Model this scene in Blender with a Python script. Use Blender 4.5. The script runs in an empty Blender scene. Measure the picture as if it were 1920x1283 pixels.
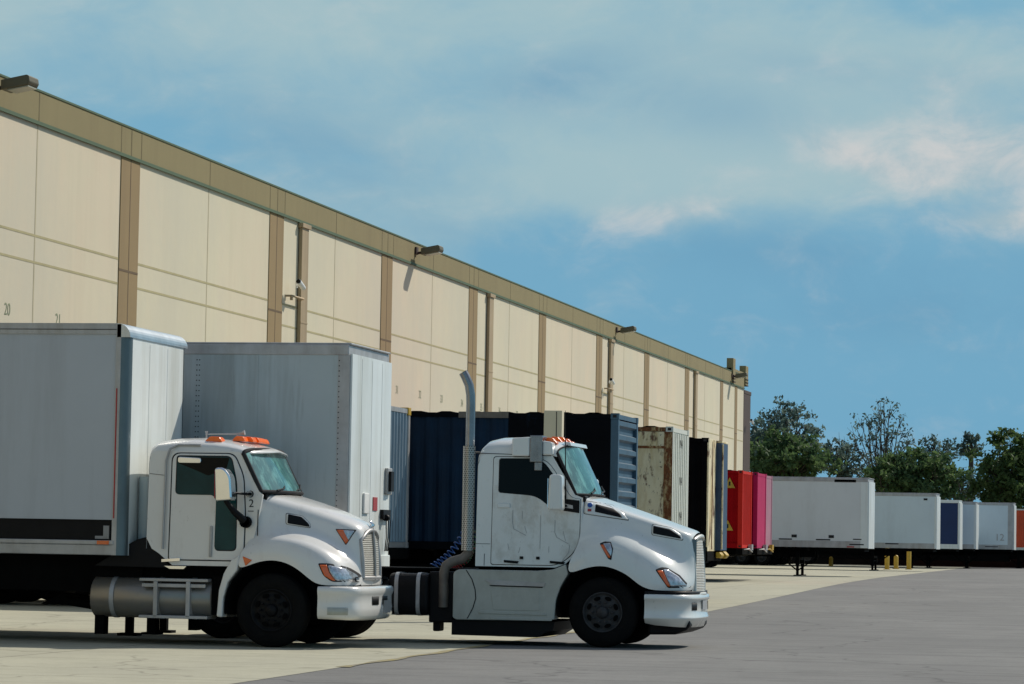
import bpy, math, random
from mathutils import Vector, Matrix
R = math.radians
C = bpy.context.scene.collection
random.seed(7)

# ------------------------------------------------------------------ camera
F = 6000.0; HC = 1.51; ROLL = 0.0175
A = math.atan(1250 / F); PITCH = math.atan(370 / F)
fw0 = Vector((-math.sin(A), math.cos(A), 0)); r0 = Vector((math.cos(A), math.sin(A), 0)); zz = Vector((0, 0, 1))
FWD = fw0 * math.cos(PITCH) + zz * math.sin(PITCH)
UP = zz * math.cos(PITCH) - fw0 * math.sin(PITCH)
CAM = Vector((0, 0, HC))

def ray(px, py):                       # where a measured photo point lies, as a direction from the camera
    dx, dy = px - 960, py - 641.5
    c, s = math.cos(ROLL), math.sin(ROLL)
    return FWD * F + r0 * (dx * c + dy * s) - UP * (-dx * s + dy * c)
def atY(px, py, Y):
    d = ray(px, py); return CAM + d * (Y / d.y)
def atX(px, py, X):
    d = ray(px, py); return CAM + d * (X / d.x)
def atZ(px, py, Z=0.0):
    d = ray(px, py); return CAM + d * ((Z - HC) / d.z)

def zg(Y):                              # the yard rises slightly away from the camera
    t = max(0, min(1, (Y - 60) / 60)); return 0.2 * t * t * (3 - 2 * t)

cam = bpy.data.cameras.new("camera"); co = bpy.data.objects.new("camera", cam); C.objects.link(co)
cam.sensor_width = 36; cam.lens = F / 1920 * 36; cam.clip_end = 9000; cam.clip_start = 0.5
cr, sr = math.cos(ROLL), math.sin(ROLL)
right = r0 * cr + UP * sr; up = UP * cr - r0 * sr
m = Matrix((right, up, -FWD)).transposed().to_4x4(); m.translation = CAM
co.matrix_world = m
bpy.context.scene.camera = co

# ------------------------------------------------------------------ materials
def srgb(r, g, b):
    f = lambda c: (c / 255) / 12.92 if c / 255 <= 0.04045 else ((c / 255 + 0.055) / 1.055) ** 2.4
    return (f(r), f(g), f(b))
MT = {}
def mat(name, col, rough=0.5, metal=0.0, var=0.12, vs=2.0, bump=0.0, bs=30.0, streak=None, coat=0.0, spec=0.5, emit=None):
    m = bpy.data.materials.new(name); m.use_nodes = True
    nt = m.node_tree; N = nt.nodes; L = nt.links
    b = N["Principled BSDF"]
    b.inputs["Roughness"].default_value = rough; b.inputs["Metallic"].default_value = metal
    b.inputs["Coat Weight"].default_value = coat; b.inputs["Coat Roughness"].default_value = 0.06
    b.inputs["Specular IOR Level"].default_value = spec
    tc = N.new("ShaderNodeTexCoord")
    nz = N.new("ShaderNodeTexNoise"); nz.inputs["Scale"].default_value = vs; nz.inputs["Detail"].default_value = 6; nz.inputs["Roughness"].default_value = 0.65
    L.new(tc.outputs["Object"], nz.inputs["Vector"])
    rp = N.new("ShaderNodeMapRange"); rp.inputs["From Min"].default_value = 0.3; rp.inputs["From Max"].default_value = 0.7
    rp.inputs["To Min"].default_value = 1 - var; rp.inputs["To Max"].default_value = 1 + var
    L.new(nz.outputs["Fac"], rp.inputs["Value"])
    mx = N.new("ShaderNodeVectorMath"); mx.operation = "SCALE"; mx.inputs[0].default_value = col[:3]
    L.new(rp.outputs["Result"], mx.inputs["Scale"])
    out = mx.outputs["Vector"]
    for (scol, amt, sx, sz, lo, hi) in (streak or []):
        mp = N.new("ShaderNodeMapping"); mp.inputs["Scale"].default_value = (sx, sx, sz)
        L.new(tc.outputs["Object"], mp.inputs["Vector"])
        n2 = N.new("ShaderNodeTexNoise"); n2.inputs["Scale"].default_value = 1.0; n2.inputs["Detail"].default_value = 7; n2.inputs["Roughness"].default_value = 0.7
        L.new(mp.outputs["Vector"], n2.inputs["Vector"])
        r2 = N.new("ShaderNodeMapRange"); r2.inputs["From Min"].default_value = lo; r2.inputs["From Max"].default_value = hi
        r2.inputs["To Min"].default_value = 0; r2.inputs["To Max"].default_value = amt
        L.new(n2.outputs["Fac"], r2.inputs["Value"])
        mm = N.new("ShaderNodeMix"); mm.data_type = "RGBA"; mm.inputs["B"].default_value = (*scol[:3], 1)
        L.new(r2.outputs["Result"], mm.inputs["Factor"]); L.new(out, mm.inputs["A"])
        out = mm.outputs["Result"]
    L.new(out, b.inputs["Base Color"])
    if bump:
        n3 = N.new("ShaderNodeTexNoise"); n3.inputs["Scale"].default_value = bs; n3.inputs["Detail"].default_value = 4
        L.new(tc.outputs["Object"], n3.inputs["Vector"])
        bp = N.new("ShaderNodeBump"); bp.inputs["Strength"].default_value = bump; bp.inputs["Distance"].default_value = 0.02
        L.new(n3.outputs["Fac"], bp.inputs["Height"]); L.new(bp.outputs["Normal"], b.inputs["Normal"])
    if emit:
        b.inputs["Emission Color"].default_value = (*emit[:3], 1); b.inputs["Emission Strength"].default_value = emit[3]
    MT[name] = m
    return m

dirt = srgb(120, 108, 88)
mat("white_paint", (.68, .70, .67), .20, 0, .015, 1.5, coat=.7, streak=[(srgb(135, 128, 112), .22, 3.5, 1.2, .55, .8), (srgb(95, 92, 84), .5, 26, 9, .63, .72)])
mat("white_paint_warm", (.69, .68, .65), .22, 0, .02, 1.5, coat=.6, streak=[(srgb(140, 128, 108), .28, 3.5, 1.0, .54, .8), (srgb(95, 90, 80), .5, 26, 9, .63, .72)])
mat("skirt_paint", (.40, .42, .38), .35, 0, .06, 2, coat=.2, streak=[(srgb(110, 105, 95), .5, 2, 1.2, .45, .75)])
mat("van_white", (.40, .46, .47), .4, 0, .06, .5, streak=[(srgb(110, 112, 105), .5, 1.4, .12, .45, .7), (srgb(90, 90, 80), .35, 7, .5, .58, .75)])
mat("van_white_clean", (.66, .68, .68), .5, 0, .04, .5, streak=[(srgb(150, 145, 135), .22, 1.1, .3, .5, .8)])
mat("van_white_cool", (.60, .69, .73), .5, 0, .04, .5, streak=[(srgb(140, 145, 145), .22, 1.1, .3, .5, .8)])
mat("van_front", (.72, .76, .74), .35, 0, .05, 1, streak=[(srgb(150, 145, 118), .55, 1.6, .12, .45, .75)])
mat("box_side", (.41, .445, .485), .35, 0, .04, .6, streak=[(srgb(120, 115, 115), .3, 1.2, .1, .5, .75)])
mat("aluminium", (.55, .57, .58), .32, .8, .12, 3, streak=[(dirt, .35, 3, .5, .5, .8)])
mat("aluminium_dull", (.40, .40, .40), .45, .35, .15, 3, streak=[(dirt, .5, 3, .5, .45, .8)])
mat("chrome", (.75, .77, .78), .12, 1.0, .05, 3)
mat("stack_steel", (.24, .25, .26), .24, .85, .15, 6, streak=[(srgb(70, 60, 50), .5, 6, 1, .5, .8)])
mat("rusty_steel", (.16, .14, .12), .6, .5, .25, 6)
mat("black_plastic", (.006, .006, .007), .5, 0, .2, 4, spec=.15)
mat("black_frame", (.004, .004, .004), .8, 0, .3, 4, spec=.04)
mat("rubber", (.008, .008, .008), .9, 0, .2, 5, spec=.08, bump=.3, bs=60)
mat("rim_steel", (.045, .045, .047), .6, .3, .3, 10, spec=.3)
mat("dark_glass", (.003, .004, .004), .10, 0, 0, 1, spec=.12)
mat("crease_grey", (.30, .31, .31), .6)
mat("grille_metal", (.62, .60, .54), .3, .35, .1, 8)
mat("door_paint", (.66, .68, .65), .22, 0, .02, 1.5, coat=.6, streak=[(srgb(150, 138, 114), .5, 2.4, 1.6, .46, .66), (srgb(95, 92, 84), .5, 26, 9, .62, .72)])
mat("corner_teal", (.13, .17, .18), .35, .5, .1, 2)
mat("tank_metal", (.26, .25, .23), .38, .6, .15, 3, streak=[(dirt, .5, 3, 3, .45, .75)])
mat("teal_reflect_glass", (.035, .13, .125), .06, 0, .35, 2.5, spec=.9, streak=[((.16, .38, .34), .75, 5.5, .9, .5, .62)])  # reflections on the windscreen are put into the teal base and pale patches
mat("side_teal_glass", (.008, .045, .048), .08, 0, .3, 2, spec=.2)
mat("amber_lens", srgb(215, 95, 25), .2, 0, .1, 20, coat=.6)
mat("orange_lens", srgb(255, 110, 20), .25, 0, .1, 20, coat=.4)
mat("clear_lens", (.42, .46, .5), .08, .5, .5, 22, coat=1.0)
mat("seam", (.03, .03, .032), .8, 0, .2, 4, spec=.1)
mat("groove", srgb(168, 158, 120), .9, 0, .1, 2)
mat("groove_faint", srgb(176, 166, 138), .9, 0, .1, 2)
mat("red_plastic", (.35, .03, .03), .5)
mat("blue_plastic", (.02, .09, .32), .35)
mat("green_plastic", (.03, .14, .05), .45)
mat("yellow_paint", srgb(184, 148, 40), .5, 0, .15, 4, streak=[(srgb(90, 70, 30), .6, 4, 2, .5, .8)])
mat("bracket_grey", (.25, .25, .25), .5)
mat("camera_white", (.75, .75, .72), .4)
mat("wall_cream", srgb(206, 198, 172), .9, 0, .03, .25, bump=.15, bs=3,
    streak=[(srgb(212, 192, 168), .6, .045, .045, .42, .6), (srgb(170, 158, 132), .22, .7, .04, .5, .75), (srgb(196, 190, 170), .6, .14, .09, .45, .6)])
mat("wall_brown", srgb(132, 121, 84), .9, 0, .05, .4, streak=[(srgb(110, 96, 66), .4, 1, .06, .5, .8)])
mat("pilaster_brown", srgb(140, 119, 83), .9, 0, .05, .4, streak=[(srgb(115, 95, 70), .4, 1, .06, .5, .8)])
mat("downspout_brown", srgb(166, 145, 112), .6, 0, .08, .6, streak=[(srgb(90, 75, 58), .4, 2, .1, .5, .8)])
mat("dark_brown", srgb(62, 45, 38), .7, 0, .1, 1)
mat("green_flash", srgb(72, 92, 66), .7, 0, .1, 1)
mat("lamp_bronze", srgb(96, 88, 66), .5, .2, .1, 2)
mat("lamp_lens", srgb(165, 160, 140), .3, 0, .05, 4)
mat("number_paint", srgb(134, 142, 112), .8)
mat("roof_grey", (.3, .3, .3), .9)
mat("box_blue", srgb(15, 42, 66), .6, 0, .2, 1.4, spec=.15, streak=[(srgb(18, 32, 48), .8, .5, .25, .42, .6), (srgb(70, 50, 40), .5, 6, 1, .62, .8)])
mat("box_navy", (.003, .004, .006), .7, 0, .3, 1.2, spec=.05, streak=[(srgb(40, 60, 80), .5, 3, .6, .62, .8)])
mat("box_blue_front", srgb(56, 88, 108), .5, 0, .12, 2, streak=[(srgb(38, 55, 70), .6, 3, .6, .45, .75), (srgb(95, 80, 70), .5, 9, 5, .62, .78)])
mat("ribbed_grey", srgb(118, 138, 152), .45, .2, .1, 2, streak=[(srgb(80, 90, 98), .5, 4, .3, .45, .75)])
mat("box_cream", srgb(228, 216, 180), .6, 0, .08, 1.5, streak=[(srgb(190, 164, 104), .8, 2.2, .5, .45, .62), (srgb(88, 48, 24), .95, 3.5, 1.4, .53, .60), (srgb(60, 36, 22), .9, 9, 5, .62, .66)])
mat("rust", srgb(112, 66, 34), .9, 0, .45, 14, streak=[(srgb(190, 168, 120), .9, 9, 3, .5, .62)])
mat("cream_front", srgb(206, 208, 196), .5, 0, .06, 2, streak=[(srgb(96, 70, 45), .8, 9, .8, .6, .7)])
mat("box_black", (.003, .003, .004), .8, 0, .3, 2, spec=.04)
mat("blue_door", srgb(40, 66, 94), .5, 0, .15, 3, streak=[(srgb(90, 70, 55), .7, 8, 1.5, .6, .7)])
mat("box_red_shaded", srgb(150, 5, 14), .8, 0, .12, 1, spec=.1)  # the container's red again, darkened for its side away from the sun
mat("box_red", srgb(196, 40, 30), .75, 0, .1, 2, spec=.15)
mat("box_magenta_shaded", srgb(138, 6, 58), .8, 0, .1, 1, spec=.1)  # shaded copy of the magenta, for the unlit side wall
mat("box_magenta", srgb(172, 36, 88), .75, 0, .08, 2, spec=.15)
mat("box_mauve", srgb(158, 108, 124), .6, 0, .15, 1)
mat("box_royal", srgb(6, 40, 88), .6, 0, .12, 1)
mat("box_orange", srgb(200, 74, 34), .6, 0, .15, 1)
mat("bark", srgb(70, 62, 52), .9, 0, .3, 3)
mat("soil", srgb(92, 84, 62), .95, 0, .3, .1)

def leaf_mat(name, c1, c2):
    m = bpy.data.materials.new(name); m.use_nodes = True
    N = m.node_tree.nodes; L = m.node_tree.links; b = N["Principled BSDF"]
    tc = N.new("ShaderNodeTexCoord"); nz = N.new("ShaderNodeTexNoise"); nz.inputs["Scale"].default_value = .9; nz.inputs["Detail"].default_value = 8
    L.new(tc.outputs["Object"], nz.inputs["Vector"])
    r = N.new("ShaderNodeValToRGB"); r.color_ramp.elements[0].position = .38; r.color_ramp.elements[1].position = .62
    r.color_ramp.elements[0].color = (*c1, 1); r.color_ramp.elements[1].color = (*c2, 1)
    L.new(nz.outputs["Fac"], r.inputs["Fac"]); L.new(r.outputs["Color"], b.inputs["Base Color"])
    b.inputs["Roughness"].default_value = .6; b.inputs["Specular IOR Level"].default_value = .25
    tr = N.new("ShaderNodeBsdfTranslucent"); L.new(r.outputs["Color"], tr.inputs["Color"])
    mx = N.new("ShaderNodeMixShader"); mx.inputs[0].default_value = .42
    L.new(b.outputs[0], mx.inputs[1]); L.new(tr.outputs[0], mx.inputs[2])
    L.new(mx.outputs[0], N["Material Output"].inputs["Surface"])
    MT[name] = m
leaf_mat("leaf_gum", (.055, .098, .088), (.15, .21, .17))
leaf_mat("leaf_green", (.045, .092, .04), (.13, .20, .07))
leaf_mat("leaf_olive", (.042, .078, .024), (.11, .165, .05))

# ------------------------------------------------------------------ mesh builder
ORG = {}
class MB:
    def __init__(s): s.v = []; s.f = []; s.mi = []; s.sm = []; s.cr = {}
    def add(s, vs, fs, mi=0, sm=False):
        o = len(s.v); s.v += [tuple(p) for p in vs]
        for f in fs: s.f.append(tuple(o + i for i in f)); s.mi.append(mi); s.sm.append(sm)
        return o
    def box(s, x0, x1, y0, y1, z0, z1, mi=0):
        if x0 > x1: x0, x1 = x1, x0
        if y0 > y1: y0, y1 = y1, y0
        if z0 > z1: z0, z1 = z1, z0
        s.add([(x0,y0,z0),(x1,y0,z0),(x1,y1,z0),(x0,y1,z0),(x0,y0,z1),(x1,y0,z1),(x1,y1,z1),(x0,y1,z1)],
              [(0,3,2,1),(4,5,6,7),(0,1,5,4),(1,2,6,5),(2,3,7,6),(3,0,4,7)], mi); return s
    def prism(s, poly, y0, y1, mi=0, mi_side=None):
        """poly: list of (x,z); y0,y1 numbers or functions of (x,z)"""
        n = len(poly); f0 = y0 if callable(y0) else (lambda x, z: y0); f1 = y1 if callable(y1) else (lambda x, z: y1)
        vs = [(x, f0(x, z), z) for x, z in poly] + [(x, f1(x, z), z) for x, z in poly]
        o = s.add(vs, [tuple(range(n)), tuple(range(2 * n - 1, n - 1, -1))], mi)
        for i in range(n):
            j = (i + 1) % n
            s.f.append((o + i, o + n + i, o + n + j, o + j)); s.mi.append(mi if mi_side is None else mi_side); s.sm.append(False)
        return s
    def prismx(s, poly, x0, x1, mi=0):      # poly of (y,z)
        n = len(poly)
        o = s.add([(x0, y, z) for y, z in poly] + [(x1, y, z) for y, z in poly], [tuple(range(n)), tuple(range(2*n-1, n-1, -1))], mi)
        for i in range(n):
            j = (i + 1) % n
            s.f.append((o+i, o+n+i, o+n+j, o+j)); s.mi.append(mi); s.sm.append(False)
        return s
    def tube(s, pts, r, n=10, mi=0, caps=True):
        pts = [Vector(p) for p in pts]; rs = r if isinstance(r, (list, tuple)) else [r] * len(pts)
        up0 = Vector((0, 0, 1)); prev = None; rings = []
        for i, p in enumerate(pts):
            d = (pts[min(i + 1, len(pts) - 1)] - pts[max(i - 1, 0)])
            d = d.normalized() if d.length > 1e-9 else Vector((0, 0, 1))
            if prev is None:
                a = d.cross(up0)
                if a.length < .1: a = d.cross(Vector((0, 1, 0)))
            else: a = prev - d * prev.dot(d)
            a.normalize(); prev = a; b = d.cross(a)
            rings.append([p + (a * math.cos(2 * math.pi * k / n) + b * math.sin(2 * math.pi * k / n)) * rs[i] for k in range(n)])
        vs = [q for rg in rings for q in rg]
        fs = [(i*n+k, i*n+(k+1) % n, (i+1)*n+(k+1) % n, (i+1)*n+k) for i in range(len(pts)-1) for k in range(n)]
        s.add(vs, fs, mi, True)
        if caps: s.add(rings[0], [tuple(range(n-1, -1, -1))], mi); s.add(rings[-1], [tuple(range(n))], mi)
        return s
    def grid(s, rings, mi=0, sm=True, flip=False, crease_cols=()):
        n = len(rings[0]); vs = [q for rg in rings for q in rg]
        fs = []
        for i in range(len(rings) - 1):
            for k in range(n - 1):
                q = (i*n+k, i*n+k+1, (i+1)*n+k+1, (i+1)*n+k)
                fs.append(q[::-1] if flip else q)
        o = s.add(vs, fs, mi, sm)
        for k, w in dict(crease_cols).items():
            for i in range(len(rings) - 1): s.cr[(o + i*n + k, o + (i+1)*n + k)] = w
        return s
    def lathe_y(s, prof, cx, cz, n=36, mi=0, sm=True):
        """prof: list of (y, r) revolved about the Y axis through (cx,cz)"""
        k = len(prof); vs = []
        for i in range(n):
            a = 2 * math.pi * i / n
            vs += [(cx + r * math.cos(a), y, cz + r * math.sin(a)) for y, r in prof]
        fs = [(i*k+j, i*k+j+1, ((i+1) % n)*k+j+1, ((i+1) % n)*k+j) for i in range(n) for j in range(k-1)]
        s.add(vs, fs, mi, sm); return s
    def build(s, name, mats, parent=None, bevel=0, segs=2, subsurf=0, label=None, cat=None, group=None, kind=None, loc=None, weld=0):
        org = Vector(ORG[parent.name]) if parent else Vector(loc or (0, 0, 0))
        me = bpy.data.meshes.new(name); me.from_pydata([tuple(Vector(v) - org) for v in s.v], [], s.f)
        if isinstance(mats, str): mats = [mats]
        for q in mats: me.materials.append(MT[q])
        for p, a, b in zip(me.polygons, s.mi, s.sm): p.material_index = a; p.use_smooth = b
        import bmesh
        bm = bmesh.new(); bm.from_mesh(me)
        if s.cr:
            lay = bm.edges.layers.float.new("crease_edge") if not bm.edges.layers.float.get("crease_edge") else bm.edges.layers.float.get("crease_edge")
            bm.verts.ensure_lookup_table()
            for (a, b), w in s.cr.items():
                e = bm.edges.get((bm.verts[a], bm.verts[b]))
                if e: e[lay] = w
        if weld: bmesh.ops.remove_doubles(bm, verts=bm.verts, dist=weld)
        bmesh.ops.recalc_face_normals(bm, faces=bm.faces)
        bm.to_mesh(me); bm.free()
        o = bpy.data.objects.new(name, me); C.objects.link(o)
        if parent: o.parent = parent
        else: o.location = org
        ORG[o.name] = tuple(org)
        if bevel:
            md = o.modifiers.new("bevel", "BEVEL"); md.width = bevel; md.segments = segs; md.limit_method = "ANGLE"; md.angle_limit = R(35)
        if subsurf:
            md = o.modifiers.new("subsurf", "SUBSURF"); md.levels = subsurf; md.render_levels = subsurf
        tag(o, label, cat, group, kind)
        return o
def tag(o, label=None, cat=None, group=None, kind=None):
    if label: o["label"] = label
    if cat: o["category"] = cat
    if group: o["group"] = group
    if kind: o["kind"] = kind
    return o
def empty(name, loc, label, cat, group=None):
    o = bpy.data.objects.new(name, None); C.objects.link(o); o.location = loc; o.empty_display_size = .3
    ORG[o.name] = tuple(loc); return tag(o, label, cat, group)
def children(o): return [c for c in bpy.data.objects if c.parent == o]
def rpoly(pts, r, n=4):
    """round the corners of a polygon"""
    out = []; N = len(pts)
    for i in range(N):
        p = Vector(pts[i]); a = Vector(pts[i-1]); b = Vector(pts[(i+1) % N])
        da = (a - p); db = (b - p); rr = r[i] if isinstance(r, (list, tuple)) else r
        rr = min(rr, da.length * .48, db.length * .48)
        if rr <= 0: out.append(tuple(p)); continue
        s0 = p + da.normalized() * rr; s1 = p + db.normalized() * rr
        for k in range(n + 1):
            t = k / n; q = s0 * (1-t)**2 + p * 2*t*(1-t) + s1 * t*t; out.append(tuple(q))
    return out
def text_mesh(s, txt, size, org, ux, uy, mi=0, depth=.004):
    """flat lettering placed on a surface: origin, right vector, up vector"""
    cu = bpy.data.curves.new("t", "FONT"); cu.body = txt; cu.size = size; cu.align_x = "CENTER"; cu.align_y = "CENTER"
    ob = bpy.data.objects.new("t", cu); C.objects.link(ob)
    dg = bpy.context.evaluated_depsgraph_get(); me = bpy.data.meshes.new_from_object(ob.evaluated_get(dg))
    ux = Vector(ux).normalized(); uy = Vector(uy).normalized(); nrm = ux.cross(uy); org = Vector(org)
    s.add([org + ux * v.co.x + uy * v.co.y + nrm * depth for v in me.vertices], [tuple(p.vertices) for p in me.polygons], mi)
    bpy.data.objects.remove(ob); bpy.data.meshes.remove(me); bpy.data.curves.remove(cu)

# ------------------------------------------------------------------ ground
def ground_mat(name, base, alt, fine, joints=None, cracks=0.0, tyre=0.0):
    m = bpy.data.materials.new(name); m.use_nodes = True
    N = m.node_tree.nodes; L = m.node_tree.links; b = N["Principled BSDF"]
    b.inputs["Roughness"].default_value = .9; b.inputs["Specular IOR Level"].default_value = .25
    tc = N.new("ShaderNodeTexCoord")
    def noise(scale, detail, rough=.6, mp=None):
        n = N.new("ShaderNodeTexNoise"); n.inputs["Scale"].default_value = scale; n.inputs["Detail"].default_value = detail; n.inputs["Roughness"].default_value = rough
        if mp:
            q = N.new("ShaderNodeMapping"); q.inputs["Scale"].default_value = mp[:3]
            if len(mp) > 3: q.inputs["Rotation"].default_value = (0, 0, mp[3])
            L.new(tc.outputs["Object"], q.inputs["Vector"]); L.new(q.outputs[0], n.inputs["Vector"])
        else: L.new(tc.outputs["Object"], n.inputs["Vector"])
        return n.outputs["Fac"]
    def ramp(v, lo, hi, a=0, bb=1):
        r = N.new("ShaderNodeMapRange"); r.inputs[1].default_value = lo; r.inputs[2].default_value = hi; r.inputs[3].default_value = a; r.inputs[4].default_value = bb
        L.new(v, r.inputs[0]); return r.outputs[0]
    def mix(fac, a, c):
        q = N.new("ShaderNodeMix"); q.data_type = "RGBA"
        L.new(fac, q.inputs["Factor"])
        for k, val in (("A", a), ("B", c)):
            if isinstance(val, tuple): q.inputs[k].default_value = (*val[:3], 1)
            else: L.new(val, q.inputs[k])
        return q.outputs["Result"]
    col = mix(ramp(noise(.25, 6, .6, (1, .35, 1)), .38, .62), base, alt)
    dk = tuple(c * .62 for c in base)
    col = mix(ramp(noise(1.1, 8, .7), .48, .70, 0, .55), col, tuple(c * .70 for c in base)); col = mix(ramp(noise(.55, 9, .75, (1, 1, 1, 1.1)), .52, .70, 0, .4), col, tuple(min(1, c * 1.15) for c in base))
    col = mix(ramp(noise(1.0, 7, .7, (.12, 1.1, 1)), .5, .75, 0, .3), col, dk)
    col = mix(ramp(noise(fine, 3, .8), .35, .75, 0, .45), col, tuple(c * .7 for c in base))
    if tyre: col = mix(ramp(noise(1.0, 4, .5, (.05, 2.6, 1, .22)), .54, .66, 0, tyre * .6), col, tuple(c * .55 for c in base))
    if joints:
        br = N.new("ShaderNodeTexBrick"); br.offset = 0; br.inputs["Scale"].default_value = 1
        br.inputs["Brick Width"].default_value = joints; br.inputs["Row Height"].default_value = joints
        br.inputs["Mortar Size"].default_value = .02; br.inputs["Mortar Smooth"].default_value = .3
        L.new(tc.outputs["Object"], br.inputs["Vector"]); col = mix(br.outputs["Fac"], col, tuple(c * .4 for c in base))
    if cracks:
        vo = N.new("ShaderNodeTexVoronoi"); vo.feature = "DISTANCE_TO_EDGE"; vo.inputs["Scale"].default_value = .22
        nn = N.new("ShaderNodeTexNoise"); nn.inputs["Scale"].default_value = 1.2; L.new(tc.outputs["Object"], nn.inputs["Vector"])
        ad = N.new("ShaderNodeVectorMath"); ad.operation = "ADD"; L.new(tc.outputs["Object"], ad.inputs[0]); L.new(nn.outputs["Color"], ad.inputs[1])
        L.new(ad.outputs[0], vo.inputs["Vector"]); col = mix(ramp(vo.outputs["Distance"], .0, .012, cracks, 0), col, tuple(c * .35 for c in base))
    L.new(col, b.inputs["Base Color"])
    bp = N.new("ShaderNodeBump"); bp.inputs["Strength"].default_value = .5; bp.inputs["Distance"].default_value = .012
    L.new(noise(fine * 1.5, 4, .7), bp.inputs["Height"]); L.new(bp.outputs[0], b.inputs["Normal"])
    MT[name] = m
ground_mat("concrete", srgb(176, 174, 154), srgb(164, 162, 145), 9, joints=4.57, cracks=.5, tyre=.35)
ground_mat("asphalt", srgb(114, 114, 112), srgb(127, 127, 124), 14, cracks=.55, tyre=.5)
ground_mat("terrain_soil", srgb(110, 100, 74), srgb(90, 92, 60), 2)

ys = [-60, 0, 20, 31, 43.5, 60, 68, 75, 82, 90, 100, 110, 120, 133, 160, 236, 252, 330]
def edgeX(Y):
    tb = [(-60, -9.3), (31, -9.36), (43.5, -9.58), (68, -9.95), (133, -12.0), (236, -13.6), (400, -14.5)]
    for (a, b), (c, d) in zip(tb, tb[1:]):
        if Y <= c: return b + (d - b) * (Y - a) / (c - a)
    return tb[-1][1]
g = MB()
g.grid([[(x, y, zg(y) - .008) for x in (-2500, -400, -60, -30, -9, 40, 120, 400, 2500)] for y in [-400] + ys + [500, 1200, 3500]], sm=True)
g.build("ground", "terrain_soil", kind="structure", label="dry open ground beyond the freight yard")
g = MB(); g.grid([[(x, y, zg(y) - .004) for x in (edgeX(y) - .3, 0, 20, 60, 110)] for y in ys], sm=True)
g.build("asphalt_road", "asphalt", kind="structure")
g = MB(); g.grid([[(x, y, zg(y)) for x in (-27.6, -20, edgeX(y))] for y in ys], sm=True)
g.build("concrete_pavement", "concrete", kind="structure")
# weathered yellow sealant in the joint between the slabs and the asphalt
g = MB(); yj = [36 + i * .6 for i in range(36)]
g.grid([[(edgeX(y) - .05 + .03 * math.sin(y * 3.1), y, zg(y) + .004), (edgeX(y) + .06 + .05 * math.sin(y * 2.3 + 1), y, zg(y) + .004)] for y in yj])
mat("joint_yellow", srgb(150, 138, 84), .9, 0, .35, 3, streak=[(srgb(125, 120, 105), .9, 2, 2, .42, .55)])
g.build("pavement_joint", "joint_yellow", kind="structure")

mat("shade_dark", (.012, .011, .010), .9, 0, .3, 1, spec=.05)  # near-black colour standing in for the shade under the trailers
mat("parapet_seam", srgb(104, 94, 62), .9)
# ------------------------------------------------------------------ warehouse
XW = -27.6; HT = 12.35; ZB = 11.62; YE = 206.6
wh = empty("warehouse", (XW, 40, 0), "long cream tilt-up concrete warehouse with brown parapet band and pilasters", "building")
w = MB()
w.box(XW - 60, XW, -30, YE, 0, ZB)
w.build("wall", "wall_cream", wh)
w = MB(); w.box(XW - 60, XW + .03, -30, YE + .05, ZB, HT)
for y in [67.4 + 14.32 * k for k in range(10)]:
    for d, wd in ((-.85, .03), (0, .04), (.85, .03)): w.box(XW + .03, XW + .034, y + d - wd, y + d + wd, ZB + .01, HT - .003, 1)
    w.box(XW + .03, XW + .034, y - 7.16 - .03, y - 7.16 + .03, ZB + .01, HT - .003, 1)
w.build("parapet", ["wall_brown", "parapet_seam"], wh)
w = MB(); w.box(XW + .03, XW + .07, -30, YE + .05, ZB - .10, ZB - .012); w.box(XW+.0, XW + .05, -30, YE + .05, HT, HT + .05)
w.build("flashing", "green_flash", wh)
bays = [67.4 + 14.32 * k for k in range(-3, 10)]
pil = bays + [202.9]
pw = {202.9: .55}
mat("pilaster_seam", srgb(98, 80, 58), .9)
for y in pil:
    h = pw.get(y, .78 if y < 190 else .6)
    w = MB(); w.box(XW, XW + .025, y - h, y + h, 0, ZB - .10)
    w.box(XW + .025, XW + .029, y - .025, y + .025, 0, ZB - .104, 1)
    w.box(XW + .025, XW + .03, y - h + .003, y + h - .003, 8.47, 8.53, 1)
    w.build("pilaster", ["pilaster_brown", "pilaster_seam"], wh)
# reveal joints pressed into the cream panels
w = MB()
edges = []
pp = sorted(pil)
for a, b in zip(pp, pp[1:] + [YE + .6]):
    for z in (8.78, 8.12, 5.6, 2.6):
        w.box(XW, XW + .006, a + .8, b - .8, z - .03, z + .03, 0)
for y in bays:
    if y - 7.16 < 198: w.box(XW, XW + .005, y - 7.16 - .035, y - 7.16 + .035, 0, ZB - .10, 1)
w.build("reveal_joint", ["groove", "groove_faint"], wh)
for k in range(-2, 36):
    y = 72.8 + 3.585 * k
    if 55 < y < 135 and abs((y - 67.4 + .9) % 14.32) > 1.2:
        w = MB(); text_mesh(w, str(20 + k), .42, (XW + .004, y, 6.82), (0, 1, 0), (0, 0, 1)); w.build("door_number", "number_paint", wh)
for y in [99.1, 127.75, 156.4, 185.05, 70.2 - 0]:
    if y < 90: continue
    w = MB(); w.box(XW + .03, XW + .14, y - .5, y + .28, .3, ZB - .25); w.box(XW + .03, XW + .19, y - .6, y + .4, ZB - .25, ZB - .11)
    w.box(XW + .14, XW + .15, y - .52, y + .3, 8.3, 8.36); w.box(XW + .14, XW + .15, y - .52, y + .3, 4.3, 4.36)
    w.build("downspout", "downspout_brown", wh, bevel=.02)
w = MB(); w.box(XW - .3, XW + .02, YE + .06, YE + 3.4, .2, 11.25); w.box(XW - .3, XW + .04, YE + .06, YE + 3.6, 11.25, 11.5)
w.build("corner_downspout", "dark_brown", wh, bevel=.03)
w = MB()
w.box(XW - 1.2, XW + .03, YE - 6, YE + 1.0, HT + .06, HT + .25)
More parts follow.
